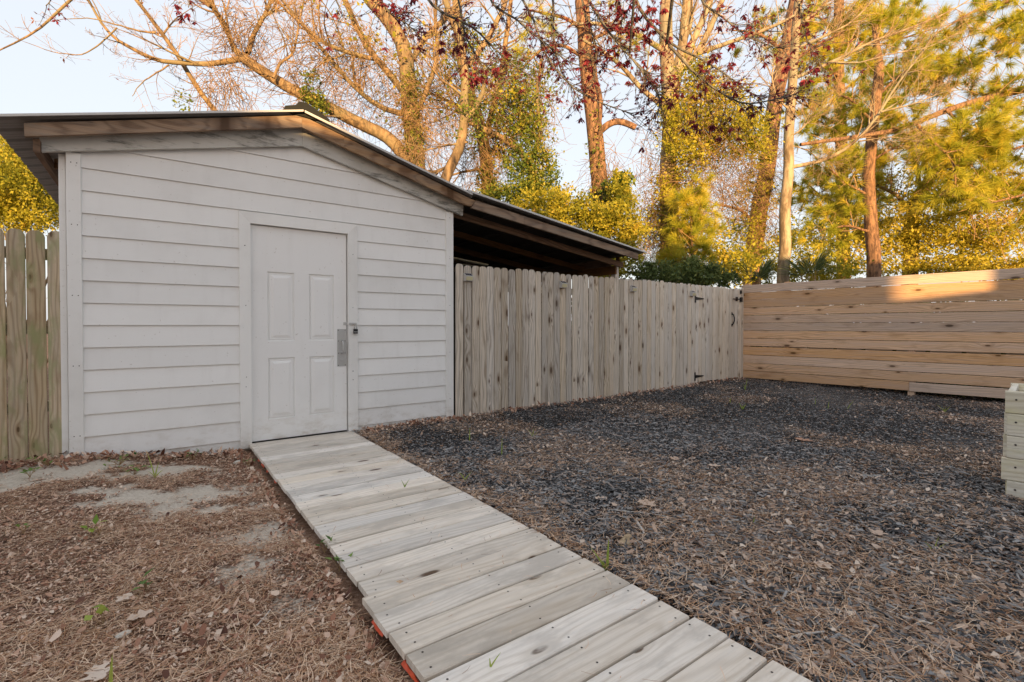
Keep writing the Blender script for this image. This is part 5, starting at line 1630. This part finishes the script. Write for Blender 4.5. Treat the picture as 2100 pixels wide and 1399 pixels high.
blades('tall forked green shoot on the mulch beside the boardwalk', 1245, 1170, [(.155, .03, .02, .010), (.12, -.55, -.1, .008), (.06, -.3, -.1, .007)], var=.6)
blades('curled looping green shoot right of the boardwalk', 952, 985, [(.10, .05, -.55, .009), (.085, .35, .3, .008)], var=.6)
blades('single upright green blade halfway along the mulch by the boardwalk', 1029, 935, [(.16, .0, .02, .007)])
blades('upright green blade nearest the shed corner', 963, 903, [(.14, .02, .0, .008)])
blades('pair of short green blades in front of the picket fence', 1092, 895, [(.09, -.3, -.2, .006), (.10, .1, .05, .006), (.06, .7, .2, .005)])
blades('thin green shoot farthest back by the gate corner', 1528, 806, [(.22, .1, .1, .010), (.12, -.2, 0, .008)])
blades('low green shoot left of the corner shoot on far mulch', 1523, 842, [(.10, -.4, -.1, .010), (.09, .4, .1, .01), (.07, .05, 0, .01)])
blades('small green shoot on the far mulch left of centre', 1497, 830, [(.10, .05, 0, .009)])
blades('leaning green shoot on the far mulch in front of the boards', 1698, 836, [(.11, .1, .05, .008)])
blades('arched green shoot in front of the middle of the board fence', 1738, 838, [(.13, .5, .2, .008)])
blades('thin shoot on the far mulch between the two arched shoots', 1672, 828, [(.10, 0, 0, .007)])
blades('pale grass tuft close to the board fence foot', 1938, 842, [(.12, -.8, -.2, .007), (.10, .6, .2, .007), (.09, .1, .1, .006), (.08, -.3, 0, .006)], var=.9)
blades('tiny green shoot in the straw at right centre', 1545, 1072, [(.05, .1, .0, .006)])
blades('sparse green tuft in the foreground right mulch', 1915, 1130, [(.07, .9, .4, .004), (.08, .2, .1, .004), (.06, -.6, -.2, .004)], var=.8)
blades('green tuft growing through the middle boardwalk gap', 830, 1000, [(.055, -.35, -.1, .004), (.06, .45, .1, .004), (.03, .1, 0, .004)], z=.022, var=.3)
blades('pale green sprig in the near boardwalk gap', 1006, 1370, [(.05, .55, .1, .004), (.03, -.1, 0, .004)], z=.038, var=.8)
blades('wide pale green blade standing at the bottom left', 226, 1399, [(.125, .03, .03, .011)], var=.95)
blades('tall pale seedling weed in the sand before the siding', 318, 985, [(.20, -.25, -.05, .007), (.12, .15, .1, .008), (.07, .6, .3, .008), (.06, -.6, -.3, .007)], var=.75)


def weed(label, px, py, n, spread, size, mat=M_weed):
    c = on_ground(px, py, 0.0); c[2] = float(ground_z(c[0], c[1])) + .01
    C = c + np.stack([rng.normal(0, spread, n), rng.normal(0, spread, n), rng.uniform(.03, .07, n)], 1)
    D = rdir(n); D[:, 2] = np.abs(D[:, 2]) * .5
    w = thing('weed', label, 'weed', tuple(c), 'small leafy weeds left of the boardwalk')
    quads_mesh('leaves', C, D, np.array([[0, 0, 1.0]]) + rdir(n) * .3, 1.4 * size * rng.uniform(.7, 1.2, n), .9 * size * rng.uniform(.8, 1.1, n), mat, w)
    st = Branches()
    for q in C: st.add(np.array([c, c * .5 + q * .5 + np.array([0, 0, .01]), q]), np.array([.0015, .0012, .001]), 3)
    st.build('stem', M_twig, w)


weed('leafy green weed against the left picket fence', 32, 965, 16, .05, .028)
weed('leafy weed between the pickets and the corner trim', 100, 978, 14, .05, .026)
weed('green weed at the edge of the left sand patch', 62, 1005, 12, .03, .03)
weed('small weed patch between the two upper sand patches', 245, 970, 22, .06, .022)
weed('dark green creeping weed beneath the tall seedling', 275, 985, 16, .04, .026)
weed('low green weed under the siding near the door', 395, 940, 14, .06, .024)
weed('weed growing right by the left door casing', 510, 945, 8, .03, .02)
weed('pale two-leaved weed in the middle of the brown soil', 205, 1105, 7, .03, .035, M_shoot)
weed('upright dark sprout low in the brown soil', 300, 1205, 6, .012, .035)
weed('bright yellow-green leaf pair near the pebble', 210, 1272, 4, .015, .035, M_shoot)
weed('green sprout tucked against the boardwalk edge', 666, 1122, 7, .02, .026)
weed('second green sprout lower along the boardwalk edge', 696, 1158, 7, .018, .026)
weed('tiny green weed at the left image edge', 50, 1115, 6, .018, .022)


# ------------------------------------------------------------------ unseen buildings behind the viewpoint, shaped to throw the shade on the yard
def hip_house(name, label, x0, x1, y0, y1, eave, pitch):
    h = thing(name, label, 'house', ((x0 + x1) / 2, (y0 + y1) / 2, 0))
    v = [(x0, y0, -.1), (x1, y0, -.1), (x1, y1, -.1), (x0, y1, -.1), (x0, y0, eave), (x1, y0, eave), (x1, y1, eave), (x0, y1, eave)]
    mesh_obj('wall', v, [(0, 1, 5, 4), (1, 2, 6, 5), (2, 3, 7, 6), (3, 0, 4, 7)], M_houseside, h)
    d = (y1 - y0) / 2
    o = .02
    r = [(x0 - o, y0 - o, eave), (x1 + o, y0 - o, eave), (x1 + o, y1 + o, eave), (x0 - o, y1 + o, eave), (x0 + d, y0 + d, eave + d * pitch), (x1 - d, y0 + d, eave + d * pitch)]
    mesh_obj('roof', r, [(0, 1, 5, 4), (1, 2, 5), (2, 3, 4, 5), (3, 0, 4), (0, 3, 2, 1)], M_shingle, h)
    k = 0
    xx = x0 + 1.2
    while xx < x1 - 1.4:
        w = box('window', xx, xx + .9, y1 + .002, y1 + .06, 1.0, 2.2, M_trim, h)
        box('pane', xx + .06, xx + .84, y1 + .062, y1 + .066, 1.06, 2.14, M_glass, w)
        xx += 2.6
    return h


hip_house('house', 'long pale house standing behind the viewpoint', -15, 1.70, -11, -6, 4.13, .06)
hip_house('house', 'second pale house, unseen, added to shade the yard right of the gap', 5.31, 13, -10.5, -6, 3.94, .06)
bf = thing('shade_fence', 'tall unseen board fence added between the two houses to bound the lit strip', 'fence', (3.5, -6.2, 0))
xx = 1.75
while xx < 5.25:
    plank('picket', (xx + .07, -6.2, -.05), (xx + .07, -6.2, 2.41), .138, .02, (1, 0, 0), M_picket, bf)
    xx += .140
